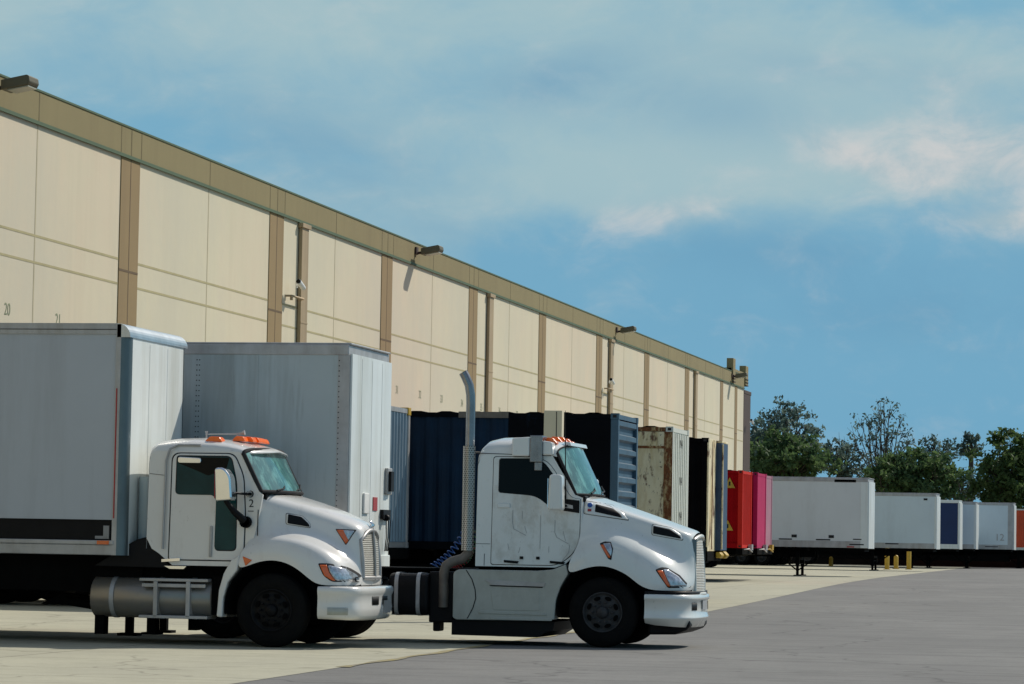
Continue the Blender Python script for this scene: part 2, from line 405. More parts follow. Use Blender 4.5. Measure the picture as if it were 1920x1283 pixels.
w.box(XW - .3, XW + .12, YE - 6.0, YE - 4.9, HT - .25, HT + .85)
w.box(XW - .3, XW + .12, YE + .06, YE + 1.3, HT - .6, HT + .7)

w.build("roof_pier", "wall_brown", wh, bevel=.02)
w = MB()
for z in (11.75, 11.95, 12.15): w.box(XW + .032, XW + .16, YE + .1, YE + 1.2, z, z + .05); w.box(XW + .032, XW + .16, YE - 5.9, YE - 4.9, z - .05, z)
w.build("louvre", "dark_brown", wh)
w = MB(); w.box(XW + .032, XW + .07, 58, 206, 0, 1.38); w.build("dock_shade_band", "shade_dark", wh)  # dark band paints the shade under the trailers onto the wall foot
w = MB(); w.box(XW - 59.9, XW - .3, -29.9, YE - .1, HT - .2, HT + .02); w.build("roof", "roof_grey", wh)

lamp_lbl = ["bronze floodlight on the parapet at the left edge of the photo", "bronze floodlight on the parapet above the second white trailer",
            "bronze floodlight on the parapet above the blue container", "bronze floodlight by the roof piers at the far wall end"]
lamps = []
for i, y in enumerate([71.5, 114.6, 157.9, 200.6]):
    if i == 0:
        root = empty("wall_floodlight", (XW, y, 0), lamp_lbl[0], "floodlight", "floodlights along the parapet")
        w = MB(); w.box(XW + .031, XW + .1, y - .15, y + .15, 11.95, 12.22); w.tube([(XW + .1, y, 12.0), (XW + .3, y, 12.03), (XW + .4, y, 12.05)], .05); w.build("arm", "dark_brown", root)
        w = MB(); w.prism([(XW + .30, 11.92), (XW + .98, 12.04), (XW + 1.02, 12.12), (XW + 1.0, 12.25), (XW + .94, 12.28), (XW + .30, 12.16)], y - .33, y + .33); w.build("housing", "lamp_bronze", root, bevel=.02)
        w = MB(); w.prism([(XW + .46, 11.91), (XW + .97, 12.0), (XW + .97, 12.03), (XW + .45, 11.94)], y - .28, y + .28); w.build("lens", "lamp_lens", root)
        lamps.append(root)
    else:
        c = lamps[0].copy(); C.objects.link(c); c.location = (XW, y, 0); c["label"] = lamp_lbl[i]
        for ch in children(lamps[0]):
            d = ch.copy(); C.objects.link(d); d.parent = c
cl = ["white security camera on the downspout above the second white trailer", "white security camera on the downspout above the cream container",
      "white dome camera bracket on the dark far corner post"]
base = None
for i, (px, py) in enumerate([(560, 535), (1145, 716), (1408, 791)]):
    p = atX(px, py, XW + .34)
    if base is None:
        base = empty("security_camera", tuple(p), cl[0], "camera", "security cameras on the wall")
        w = MB(); w.tube([p + Vector((-.06, .05, .0)), p + Vector((.12, .05, -.02))], .035); w.box(p.x - .08, p.x - .05, p.y - .06, p.y + .1, p.z - .08, p.z + .08); w.build("bracket", "camera_white", base)
        w = MB(); w.tube([p + Vector((.05, -.2, .10)), p + Vector((.1, .2, -.08))], [.09, .085], 12); w.build("housing", "camera_white", base)
        w = MB(); w.tube([p + Vector((.045, -.23, .112)), p + Vector((.05, -.2, .10))], .07, 12); w.build("lens", "dark_glass", base)
        first = base
    else:
        c = first.copy(); C.objects.link(c); c.location = p; c["label"] = cl[i]
        for ch in children(first):
            d = ch.copy(); C.objects.link(d); d.parent = c
# small hose-bib style conduit stubs beside two downspouts
for (px, py) in [(540, 556), (1135, 729)]:
    p = atX(px, py, XW)
    w = MB(); w.tube([p + Vector((.0, -.3, 0)), p + Vector((.2, -.3, 0)), p + Vector((.2, 1.1, 0)), p + Vector((.0, 1.1, 0))], .035); w.tube([p + Vector((.2, -.3, 0)), p + Vector((.2, -.3, -.14))], .05)
    w.build("conduit", "downspout_brown", wh)

# ------------------------------------------------------------------ wheels, generic
def tyre(s, cx, cz, y0, y1, r=.5, mi=0):
    w_ = y1 - y0; rr = .285
    s.lathe_y([(y0 + .02, rr), (y0, rr + .05), (y0 + .005, r - .09), (y0 + .03, r - .03), (y0 + .06, r - .004)] +
              [(y0 + .06 + (w_ - .12) * t, r - (0 if k % 2 else .012)) for k, t in enumerate([.1, .13, .3, .33, .5, .53, .7, .73, .9])] +
              [(y1 - .06, r - .004), (y1 - .03, r - .03), (y1 - .005, r - .09), (y1, rr + .05), (y1 - .02, rr)], cx, cz, 48, mi)
def rim(s, cx, cz, y, sgn=1, dish=.12, mi=0, holes=10):
    """steel disc wheel, outer face at y facing -Y for sgn=1"""
    s.lathe_y([(y + sgn * .02, .29), (y - sgn * .005, .285), (y + sgn * .0, .27), (y + sgn * .05, .25), (y + sgn * dish, .215), (y + sgn * dish * .7, .17), (y + sgn * dish * .6, .12), (y + sgn * dish * .6, .09)], cx, cz, 40, mi)
    s.lathe_y([(y + sgn * dish * .6, .09), (y - sgn * .02, .085), (y - sgn * .05, .07), (y - sgn * .055, 0.001)], cx, cz, 20, mi)
    for i in range(10):
        a = 2 * math.pi * i / 10
        s.lathe_y([(y + sgn * dish * .62, .018), (y + sgn * dish * .62 - sgn * .05, .018), (y + sgn * dish * .62 - sgn * .055, .001)], cx + .143 * math.cos(a), cz + .143 * math.sin(a), 6, mi)
def handholes(s, cx, cz, y, sgn, dish, n=5, mi=0, rad=.218):
    for i in range(n):
        a = 2 * math.pi * (i + .5) / n
        ux, uz = math.cos(a), math.sin(a); vx, vz = -uz, ux
        pts = []
        for k in range(12):
            t = 2 * math.pi * k / 12; p = .027 * math.cos(t); q = .048 * math.sin(t)
            pts.append((cx + ux * (rad + p) + vx * q, cz + uz * (rad + p) + vz * q))
        s.prism(pts, y + sgn * (dish - .045), y + sgn * (dish + .01), mi)

# ------------------------------------------------------------------ trucks
class TM(MB):
    """mesh builder in truck coordinates: x forward of the front axle, y from the near side, z up"""
    off = (0, 0)
    def build(s, *a, **k):
        s.v = [(p[0] + TM.off[0], p[1] + TM.off[1], p[2]) for p in s.v]
        return MB.build(s, *a, **k)
W = 2.4
def mir(y): return W - y
def both(fn):
    for side in (0, 1): fn(side)
def sidey(z, y0=.12, k=.05): return y0 + k * max(0, z - 1.1)
def side_panel(s, poly, out, th=.02, side=0, mi=0, y0=.12):
    """thin panel lying on the cab side; out = how far it stands proud"""
    if side == 0: s.prism(poly, lambda x, z: sidey(z, y0) - out, lambda x, z: sidey(z, y0) - out + th, mi)
    else: s.prism(poly, lambda x, z: W - sidey(z, y0) + out - th, lambda x, z: W - sidey(z, y0) + out, mi)
def hood(s, rings, mi=0, creases=()):
    """rings of near-half points (x,y,z) from the centreline outwards; mirrored to the far side"""
    full = []
    for rg in rings:
        far = [(x, W - y, z) for x, y, z in rg[1:]][::-1]
        full.append(far + list(rg))
    n = len(rings[0]) - 1; cc = {}
    for k, wgt in creases: cc[n + k] = wgt; cc[n - k] = wgt
    s.grid(full, mi, crease_cols=cc)
def plan_loft(s, plan, prof, mi=0):
    """plan: (x,y) from the near rear end around the nose to the far side; prof: (offset outwards, z or fn)"""
    n = len(plan); rings = []
    for i, (x, y) in enumerate(plan):
        a = Vector(plan[max(0, i-1)]); b = Vector(plan[min(n-1, i+1)]); t = (b - a).normalized(); nr = Vector((t.y, -t.x))
        rings.append([(x + nr.x * o, y + nr.y * o, z(i / (n-1)) if callable(z) else z) for o, z in prof])
    s.grid(rings, mi, sm=True)
def sym_plan(pts): return pts + [(x, W - y) for x, y in pts[::-1] if abs(y - W/2) > 1e-6]
def decal(s, poly, target, out=.004, side=0, mi=0, K=5, skirt=.02, fallback=.3):
    """a thin moulding laid onto the curved skin of target, seen from the side"""
    dg = bpy.context.evaluated_depsgraph_get(); dg.update()
    ox, oy = TM.off; org = Vector(ORG[target.name])
    fine = []
    for i in range(len(poly)):
        a, b = Vector(poly[i]), Vector(poly[(i + 1) % len(poly)]); n = max(1, int((b - a).length / .05))
        fine += [tuple(a.lerp(b, k / n)) for k in range(n)]
    poly = fine; n = len(poly); cx = sum(p[0] for p in poly) / n; cz = sum(p[1] for p in poly) / n
    def hit(x, z, o):
        ok, loc, nr, _ = target.ray_cast(Vector((x + ox, oy - 2, z)) - org, Vector((0, 1, 0)), depsgraph=dg)
        y = (loc.y + org.y - oy) if ok and loc.y + org.y - oy < 1.19 else fallback
        y -= o; return (x, y if side == 0 else W - y, z)
    rings = [[hit(x, z, out - skirt) for x, z in poly]]
    for k in range(K + 1):
        t = 1 - k / K; rings.append([hit(cx + (x - cx) * t, cz + (z - cz) * t, out) for x, z in poly])
    rings = [r + [r[0]] for r in rings]
    s.grid(rings, mi, sm=True)
def scaled(poly, kx, kz=None):
    kz = kz or kx; n = len(poly); cx = sum(p[0] for p in poly) / n; cz = sum(p[1] for p in poly) / n
    return [(cx + (x - cx) * kx, cz + (z - cz) * kz) for x, z in poly]
def helix(p0, p1, r, turns, n=14):
    p0, p1 = Vector(p0), Vector(p1); d = (p1 - p0); t = d.normalized(); a = t.cross(Vector((0, 1, 0))).normalized(); b = t.cross(a)
    N = int(turns * n); return [p0 + d * (i / N) + Vector((0, 0, -.10 * math.sin(math.pi * i / N))) + (a * math.cos(2*math.pi*i/n) + b * math.sin(2*math.pi*i/n)) * r for i in range(N + 1)]

def roof_rings(stations, ys, n=3.0, K=8, ybul=0):
    out = []
    for (x, zs, zc, bul) in stations:
        rg = []
        for k in range(K + 1):
            t = (math.pi / 2) * k / K
            y0 = ys(zs); y = 1.2 - (1.2 - y0) * max(0, math.cos(t)) ** (2 / n); z = zs + (zc - zs) * math.sin(t) ** (2 / n)
            q = (1.2 - y) / 1.2; rg.append((x + bul * (1 - q * q), y, z))
        out.append(rg + [(x_, W - y_, z_) for x_, y_, z_ in rg[-2::-1]])
    return out

def wheel_set(root, x, near=True, dual=False, steer=False, r=.5):
    for side in (0, 1):
        w = TM()
        if dual:
            a = .04; b = a + .28; c = b + .05; d = c + .28
            for (u, v) in ((a, b), (c, d)):
                if side: u, v = W - v, W - u
                tyre(w, x, r, u, v, r)
            f = a + .1 if side == 0 else W - a - .1
        else:
            u, v = (.06, .36) if side == 0 else (W - .36, W - .06); tyre(w, x, r, u, v, r); f = u - .0 if side == 0 else v
        t = w.build("wheel", "rubber", root)
        w = TM(); sg = 1 if side == 0 else -1
        if steer:
            rim(w, x, r, f + sg * .01, sg, .02, 0)
        else: rim(w, x, r, f + sg * .01, sg, .14, 0)
        rb = w.build("rim", "rim_steel" if root.name == "semi_tractor" else "black_plastic", t)
        if side == 0 and steer:
            w = TM(); handholes(w, x, r, f, sg, .045, 8, 0, .205); w.build("hand_hole", "black_frame", t)

# ======================= tractor on the right =======================
TM.off = (-7.97, 44.8)
tr = empty("semi_tractor", (-7.97, 46.0, 0), "white day-cab semi tractor with tall silver exhaust stack and white side skirt", "semi truck")
# hood with fenders in one moulding
H = [
 [(-.34,1.2,2.175),(-.34,.75,2.16),(-.34,.36,2.13),(-.34,.26,2.09),(-.34,.205,1.98),(-.34,.15,1.74),(-.35,.10,1.50),(-.42,.04,1.34),(-.49,.01,1.18),(-.50,.01,1.02)],
 [(-.20,1.2,2.14),(-.20,.78,2.125),(-.20,.37,2.09),(-.20,.28,2.045),(-.20,.235,1.94),(-.20,.185,1.74),(-.20,.11,1.56),(-.22,.03,1.45),(-.26,.0,1.28),(-.27,.0,1.12)],
 [(0.0,1.2,2.08),(0.0,.82,2.06),(0.0,.40,2.015),(0.0,.32,1.965),(0.0,.28,1.87),(0.0,.23,1.71),(0.0,.12,1.59),(0.0,.02,1.48),(0.0,.0,1.32),(-.02,.0,1.17)],
 [(.22,1.2,2.01),(.22,.84,1.99),(.22,.44,1.945),(.22,.37,1.895),(.22,.34,1.80),(.22,.29,1.65),(.22,.13,1.55),(.21,.02,1.43),(.20,.0,1.26),(.19,.0,1.12)],
 [(.42,1.2,1.945),(.42,.86,1.925),(.42,.48,1.88),(.42,.42,1.83),(.42,.39,1.73),(.42,.35,1.58),(.42,.15,1.47),(.41,.04,1.34),(.40,.0,1.16),(.38,.0,1.03)],
 [(.58,1.2,1.89),(.58,.88,1.87),(.58,.52,1.83),(.58,.46,1.775),(.58,.44,1.68),(.58,.40,1.51),(.58,.18,1.40),(.58,.06,1.27),(.57,.01,1.06),(.53,.01,.89)],
 [(.74,1.2,1.835),(.74,.90,1.815),(.74,.56,1.775),(.74,.50,1.72),(.74,.48,1.62),(.74,.45,1.43),(.74,.21,1.32),(.74,.09,1.18),(.73,.03,.98),(.70,.03,.825)],
 [(.92,1.2,1.775),(.92,.92,1.755),(.92,.61,1.715),(.92,.56,1.66),(.92,.545,1.54),(.92,.51,1.33),(.92,.28,1.21),(.92,.15,1.08),(.92,.10,.93),(.90,.10,.825)],
 [(1.08,1.2,1.715),(1.08,.94,1.70),(1.07,.67,1.66),(1.07,.625,1.60),(1.08,.61,1.46),(1.08,.58,1.22),(1.08,.40,1.08),(1.08,.27,.98),(1.07,.23,.89),(1.06,.22,.825)],
 [(1.17,1.2,1.69),(1.17,.96,1.67),(1.155,.72,1.62),(1.155,.69,1.56),(1.17,.685,1.42),(1.18,.66,1.15),(1.18,.54,1.0),(1.17,.42,.92),(1.16,.37,.86),(1.15,.35,.825)],
 [(1.20,1.2,1.66),(1.20,.97,1.64),(1.18,.75,1.58),(1.185,.74,1.5),(1.20,.735,1.38),(1.22,.72,1.12),(1.23,.68,.98),(1.22,.64,.91),(1.21,.60,.86),(1.20,.58,.825)],
]
w = TM(); hood(w, H, creases=((2, .35), (3, .25)))
hd = w.build("hood", "white_paint", tr, subsurf=2)
# hood vents with dark openings and a raised frame
def vent(poly, y0, y1, name="hood_vent", parent=None):
    for side in (0, 1):
        fy = (lambda x, z, o: y0 + (y1 - y0) * (x - poly[0][0]) / (poly[1][0] - poly[0][0]) - o)
        w = TM(); cx = sum(p[0] for p in poly) / len(poly); cz = sum(p[1] for p in poly) / len(poly)
        big = [(cx + (x - cx) * 1.10, cz + (z - cz) * 1.3) for x, z in poly]
        f = (lambda o: (lambda x, z: fy(x, z, o))) if side == 0 else (lambda o: (lambda x, z: W - fy(x, z, o)))
        w.prism(rpoly(big, .02), f(.012), f(-.05)); w.prism(rpoly(poly, .012), f(.020), f(.0), 1)
        w.build(name, ["white_paint", "black_plastic"], parent, label=None)
def dvent(poly, frame, tgt, paint="white_paint"):
    for sd in (0, 1):
        w = TM(); decal(w, rpoly(scaled(frame, 1.03, 1.08), .03), tgt, .004, sd, 2); decal(w, rpoly(frame, .03), tgt, .010, sd, 0); decal(w, rpoly(poly, .015), tgt, .016, sd, 1)
        w.build("hood_vent", [paint, "black_plastic", "seam"], tgt)
dvent([(-.16, 2.035), (.08, 1.975), (.19, 1.90), (.22, 1.845), (-.16, 1.925)], [(-.31, 2.075), (.02, 2.03), (.20, 1.94), (.31, 1.815), (-.31, 1.895)], hd)
dvent([(.65, 1.74), (.88, 1.695), (1.02, 1.60), (1.035, 1.56), (.65, 1.63)], [(.635, 1.76), (.89, 1.715), (1.04, 1.61), (1.06, 1.54), (.635, 1.61)], hd)
# round badge plate on the near hood vent frame
w = TM(); decal(w, [(-.235 + .036 * math.cos(a * math.pi / 6), 2.02 + .036 * math.sin(a * math.pi / 6)) for a in range(12)], hd, .018); decal(w, [(-.26, 1.965), (-.21, 1.965), (-.21, 1.93), (-.26, 1.93)], hd, .018, 0, 1)
w.build("hood_badge", ["blue_plastic", "red_plastic"], hd)
# headlights
for sd in (0, 1):
    w = TM(); out = [(.755, 1.115), (.83, 1.15), (.90, 1.145), (1.06, 1.045), (1.19, .885), (1.18, .87), (.93, .865)]
    decal(w, rpoly(scaled(out, 1.03), .02), hd, .004, sd, 2); decal(w, rpoly([(.85, 1.125), (.90, 1.13), (1.05, 1.03), (1.165, .89), (.965, .88)], .02), hd, .012, sd, 0)
    decal(w, rpoly([(.775, 1.105), (.845, 1.11), (.96, .88), (.925, .88)], .01), hd, .014, sd, 1, K=3)
    w.build("headlight", ["clear_lens", "amber_lens", "seam"], tr)
    w = TM(); decal(w, rpoly([(-.05, 1.475), (.02, 1.505), (.11, 1.50), (.15, 1.40), (.13, 1.24), (.085, 1.255)], .015), hd, .004, sd, 2)
    decal(w, rpoly([(.0, 1.475), (.10, 1.485), (.135, 1.39), (.125, 1.29)], .015), hd, .012, sd, 0); decal(w, rpoly([(-.035, 1.455), (.01, 1.46), (.12, 1.275), (.09, 1.27)], .008), hd, .015, sd, 1, K=3)
    w.build("side_marker", ["clear_lens", "amber_lens", "seam"], tr)
# grille
def grille(gx, y0, y1, zb, zt, bow, n, root, frame_mat, split=False, zarch=.04):
    yc = (y0 + y1) / 2; hw = (y1 - y0) / 2
    fx = lambda y, z: gx + bow * (1 - ((y - yc) / hw) ** 2) - .05 * max(0, (z - zb) / (zt - zb)) ** 2
    top = lambda y: zt - zarch * 2 * abs((y - yc) / hw) ** 2.5
    K = 12
    w = TM(); w.grid([[(fx(y0 + (y1-y0) * k / K, z) - .05, y0 + (y1-y0) * k / K, z) for k in range(K+1)] for z in (zb, (zb+zt)/2, zt - zarch*1.5)], sm=False)
    gr = w.build("grille", "black_plastic", root)
    w = TM()
    for i in range(n):
        z = zb + .02 + (zt - zb - .05) * i / (n - 1); pts = []
        for k in range(K + 1):
            y = y0 + .012 + (y1 - y0 - .024) * k / K
            if z < top(y) - .01: pts.append((fx(y, z) - .012, y, z))
        if len(pts) > 2: w.tube(pts, .012, 6)
    w.build("grille_bar", "grille_metal", gr)
    w = TM(); path = [(fx(y0, zb + (zt-zb)*t), y0, zb + (top(y0) - zb) * t) for t in (0, .25, .5, .75, 1)]
    path += [(fx(y0 + (y1-y0)*k/K, top(y0 + (y1-y0)*k/K)), y0 + (y1-y0)*k/K, top(y0 + (y1-y0)*k/K)) for k in range(1, K)]
    path += [(fx(y1, zb + (zt-zb)*t), y1, zb + (top(y1) - zb) * t) for t in (1, .75, .5, .25, 0)]
    w.tube(path, .032, 8); w.tube([(fx(y0 + (y1-y0)*k/K, zb), y0 + (y1-y0)*k/K, zb) for k in range(K+1)], .03, 8)
    if split: w.tube([(fx(yc, zb + (zt-zb)*t) + .012, yc, zb - .03 + (zt-zb + .06)*t) for t in (0, .3, .6, 1)], .018, 8)
    w.build("grille_surround", frame_mat, gr)
grille(1.215, .76, 1.64, .77, 1.60, .07, 34, tr, "grille_metal")
for s_ in ((lambda y: y), (lambda y: W - y)):
    w = TM(); w.grid([[(1.15, s_(.72), z), (1.20, s_(.735), z), (1.235, s_(.765), z)] for z in (.78, 1.1, 1.45, 1.56)]); w.build("grille_shell", "corner_teal", tr)
# nose closing panels beside the grille
for side in (0, 1):
    w = TM(); s_ = lambda y: y if side == 0 else W - y
    w.grid([[(1.20, s_(.58), .80), (1.21, s_(.60), .86), (1.22, s_(.64), .92), (1.23, s_(.69), .98)], [(1.21, s_(.80), .80), (1.21, s_(.80), .86), (1.22, s_(.80), .92), (1.22, s_(.80), .98)]])
    w.build("nose_panel", "white_paint", tr)
# bumper
plan = sym_plan([(.61, .02), (.75, .015), (.9, .03), (1.02, .07), (1.12, .15), (1.19, .27), (1.235, .42), (1.265, .62), (1.285, .85), (1.295, 1.2)])
zb_ = lambda t: .36 - .06 * math.sin(math.pi * t) ** .5
w = TM(); plan_loft(w, plan, [(-.10, .775), (-.015, .772), (.015, .757), (.022, .72), (.018, .695), (-.006, .68), (-.006, .52), (.004, .46), (.016, .445), (.014, .425), (-.01, .41), (-.055, zb_), (-.12, zb_)])
bp = w.build("bumper", "white_paint", tr)
w = TM(); plan_loft(w, plan, [(-.14, .815), (-.012, .815), (-.012, .765), (-.14, .765)]); w.build("bumper_gap", "black_plastic", bp)
for side in (0, 1):
    w = TM(); pp_ = [(1.232, .42), (1.262, .60), (1.268, .66)]
    if side: pp_ = [(x, W - y) for x, y in pp_][::-1]
    plan_loft(w, pp_, [(-.02, .655), (.002, .655), (.002, .545), (-.02, .545)]); w.build("bumper_vent", "black_plastic", bp)
w = TM(); w.box(1.293, 1.302, 1.0, 1.4, .55, .68); w.build("licence_plate", "aluminium_dull", bp)
w = TM(); w.prism([(.62, .50), (1.2, .45), (1.22, .33), (1.16, .26), (1.0, .20), (.62, .19)], .35, W - .35); w.build("air_dam", "black_plastic", tr, bevel=.03)
# cab shell
def cab(root, stations, side_poly, rear_x, paint, ws_bottom, ztop, cowl_x, y0=.12):
    ys = lambda z: sidey(z, y0)
    w = TM()
    rr = roof_rings(stations, ys); w.grid(rr)
    for side in (0, 1):
        s_ = (lambda y: y) if side == 0 else (lambda y: W - y)
        w.prism(side_poly, lambda x, z: s_(ys(z)), lambda x, z: s_(ys(z) + .05))
    r0_ = rr[0]; zbm = side_poly[0][1]
    w.grid([[(rear_x, ys(zbm), zbm)] + [(rear_x, ys(zbm), zbm)] * 0 + [(rear_x, y, zbm) for _, y, _ in r0_[1:-1]] + [(rear_x, W - ys(zbm), zbm)], r0_], sm=False)
    b = w.build("cab", paint, root)
    hdr = rr[-1]
    # windscreen: header line down to the cowl, bowed forward
    n = len(hdr); cols = []
    inner = [p for p in hdr if ys(ztop) + .0 <= p[1] <= W - ys(ztop)]
    rings = []
    for t in (0, .5, 1):
        rg = []
        for p in inner:
            q = abs(p[1] - 1.2) / (1.2 - inner[0][1]); yb = 1.2 + (p[1] - 1.2) * (1.2 - ys(2.1) - .02) / (1.2 - inner[0][1])
            xb = ws_bottom[0] + (ws_bottom[1] - ws_bottom[0]) * (1 - q * q); zb = ws_bottom[2]
            rg.append((p[0] + (xb - p[0]) * t, p[1] + (yb - p[1]) * t, p[2] + (zb - p[2]) * t))
        rings.append(rg)
    return b, rings
side = [(-1.87, 1.12), (-1.87, 2.56), (-1.84, 2.66), (-1.78, 2.72), (-.785, 2.72), (-.44, 2.16), (-.335, 2.12), (-.335, 1.48), (-.42, 1.30), (-.56, 1.17), (-.70, 1.12)]
st = [(-1.875, 2.52, 2.70, 0), (-1.87, 2.60, 2.80, 0), (-1.84, 2.66, 2.87, 0), (-1.76, 2.71, 2.95, 0), (-1.6, 2.72, 2.99, 0), (-1.3, 2.72, 3.0, 0), (-1.0, 2.72, 2.985, .02), (-.88, 2.72, 2.955, .05), (-.82, 2.715, 2.925, .12), (-.775, 2.70, 2.88, .18)]
cb, ws = cab(tr, st, side, -1.87, "white_paint", (-.43, -.24, 2.17), 2.70, -.34)
w = TM(); w.grid(ws); w.build("windscreen", "teal_reflect_glass", tr)
w = TM()
for k in (0, -1): w.tube([ws[0][k], ws[1][k], ws[2][k]], .022, 6)
w.tube(ws[2], .018, 6); w.tube(ws[0], .014, 6)
w.build("windscreen_seal", "seam", tr)
w = TM(); w.prism([(-.70, 2.93), (-.60, 2.925), (-.575, 2.87), (-.62, 2.87)], .55, W - .55); 
w.build("sun_visor", "white_paint", tr, bevel=.008)
w = TM(); w.box(-.72, -.30, .25, W - .25, 2.05, 2.15); w.build("cowl", "black_plastic", tr, bevel=.02)
for y in (.75, 1.5):
    w = TM(); w.tube([(-.26, y - .25, 2.19), (-.27, y + .1, 2.235), (-.36, y + .35, 2.31)], .012, 6); w.build("wiper", "black_plastic", tr)
# doors
door = rpoly([(-1.64, 1.15), (-1.64, 2.69), (-.87, 2.69), (-.50, 2.12), (-.36, 2.10), (-.36, 1.50), (-.45, 1.32), (-.60, 1.20), (-.74, 1.15)], [.04, .05, .22, .1, .02, .1, .1, .1, .1], 5)
glass = rpoly([(-1.55, 2.18), (-1.55, 2.66), (-.93, 2.665), (-.65, 2.28), (-.53, 1.985), (-.80, 1.985), (-1.0, 2.14)], [.04, .04, .16, .1, .03, .1, .12], 5)
for sd in (0, 1):
    w = TM(); side_panel(w, [( -1 + (x + 1) * 1.012, 1.9 + (z - 1.9) * 1.012) for x, z in door], .002, .02, sd); w.build("door_gap", "seam", tr)
    w = TM(); side_panel(w, door, .007, .02, sd); d = w.build("door", "door_paint", tr, bevel=.004, segs=1)
    w = TM(); side_panel(w, [(-1 + (x + 1) * 1.02, 2.3 + (z - 2.3) * 1.03) for x, z in glass], .0085, .01, sd); w.build("window_seal", "seam", d)
    w = TM(); side_panel(w, glass, .0105, .01, sd); w.build("window", "dark_glass", d)
    w = TM(); side_panel(w, rpoly([(-.58, 2.10), (-.37, 2.08), (-.37, 1.90), (-.60, 1.93)], .01), .012, .02, sd); side_panel(w, [(-.58, 2.03), (-.47, 2.01), (-.46, 1.96), (-.58, 1.975)], .016, .01, sd, 1); w.build("vent_window", ["black_plastic", "aluminium_dull"], d)
    w = TM(); side_panel(w, rpoly([(-1.56, 2.02), (-1.38, 2.02), (-1.38, 1.96), (-1.56, 1.96)], .015), .03, .03, sd); w.build("door_handle", "white_paint", d, bevel=.006)
# panel lines on the door skin as seen in the photo
w = TM()
def line(pts, wd=.008, out=.0105):
    for (xa, za), (xb, zb) in zip(pts, pts[1:]):
        d = Vector((xb - xa, zb - za)).normalized() * wd / 2; n_ = Vector((-d.y, d.x))
        side_panel(w, [(xa - n_.x, za - n_.y), (xb - n_.x, zb - n_.y), (xb + n_.x, zb + n_.y), (xa + n_.x, za + n_.y)], out, .01, 0)
line([(-1.34, 1.93), (-1.34, 1.76), (-1.32, 1.66), (-1.14, 1.57)]); line([(-1.20, 1.92), (-1.20, 1.80)], .006); line([(-1.16, 1.70), (-1.13, 1.60)], .006)
line([(-.72, 1.80), (-.72, 1.62), (-.69, 1.55), (-.52, 1.46)]); line([(-.60, 1.64), (-.56, 1.50)], .006)
line([(-.93, 1.86), (-.93, 1.38)], .007); line([(-.50, 1.45), (-.51, 1.34), (-.60, 1.22)], .007)
line([(-1.40, 1.45), (-1.38, 1.36)], .006); line([(-1.22, 1.40), (-1.24, 1.32)], .006); line([(-.80, 1.42), (-.80, 1.33)], .006)
w.build("door_crease", "crease_grey", tr)
w = TM()
for x in (-1.45, -.78): side_panel(w, rpoly([(x, 1.215), (x + .22, 1.20), (x + .20, 1.165), (x, 1.18)], .008), .02, .03, 0)
side_panel(w, [(-1.22, 1.27), (-1.17, 1.27), (-1.17, 1.23), (-1.22, 1.23)], .02, .02, 0); side_panel(w, [(-.98, 1.27), (-.93, 1.27), (-.93, 1.23), (-.98, 1.23)], .02, .02, 0)
w.build("lower_hinge", "black_plastic", tr)
w = TM(); line([(-1.865, 2.74), (-.80, 2.715)], .009, .004); line([(-1.74, 1.13), (-1.74, 1.30)], .007, .004); line([(-1.87, 1.44), (-1.66, 1.44)], .006, .004)
w.build("cab_seam", "seam", tr)
# roof intake / fairing boxes above the door (pale box with a dark grey duct)
w = TM(); w.prism(rpoly([(-1.36, 2.70), (-1.36, 2.96), (-1.10, 2.98), (-1.10, 2.70)], .03), .10, .5)
w.prism(rpoly([(-.92, 2.72), (-.92, 2.93), (-.78, 2.91), (-.76, 2.72)], .03), .13, .5); w.build("roof_fairing", "white_paint", tr, bevel=.02)
w = TM(); w.prism(rpoly([(-1.095, 2.62), (-1.095, 3.0), (-.915, 3.0), (-.915, 2.62)], .01), .10, .42); w.prism([(-1.03, 2.50), (-1.03, 2.62), (-.92, 2.62), (-.92, 2.50)], .12, .2); w.build("intake_duct", "stack_steel", tr, bevel=.015)
# marker lamps on the roof and whip aerial
for k, y in enumerate((.42, .8, 1.2, 1.6, 1.98)):
    w = TM(); z = 2.90 + .05 * (1 - ((y - 1.2) / .9) ** 2); w.prism(rpoly([(-.94, z), (-.90, z + .07), (-.82, z + .065), (-.74, z - .02)], .02), y - .06, y + .06); w.build("marker_lamp", "orange_lens", tr, bevel=.01)
w = TM(); w.tube([(-.56, .10, 2.05), (-.57, .08, 2.6), (-.58, .06, 3.36)], [.012, .008, .004], 6); w.build("aerial", "black_plastic", tr)
# mirrors
for sd in (0, 1):
    s_ = (lambda y: y) if sd == 0 else (lambda y: W - y)
    w = TM(); y0, y1 = s_(-.30), s_(-.10); w.prism(rpoly([(-.75, 1.93), (-.73, 2.44), (-.55, 2.44), (-.53, 1.93)], .05), min(y0, y1), max(y0, y1)); mm = w.build("mirror", "white_paint", tr, bevel=.03, segs=3)
    w = TM(); w.tube([(-.63, s_(-.12), 2.3), (-.58, s_(.14), 2.25)], .02); w.tube([(-.63, s_(-.12), 2.0), (-.56, s_(.12), 2.0)], .02); w.build("mirror_arm", "black_plastic", mm)
    w = TM(); w.box(-.755, -.745, min(s_(-.28), s_(-.12)), max(s_(-.28), s_(-.12)), 1.97, 2.38); w.build("mirror_glass", "chrome", mm)
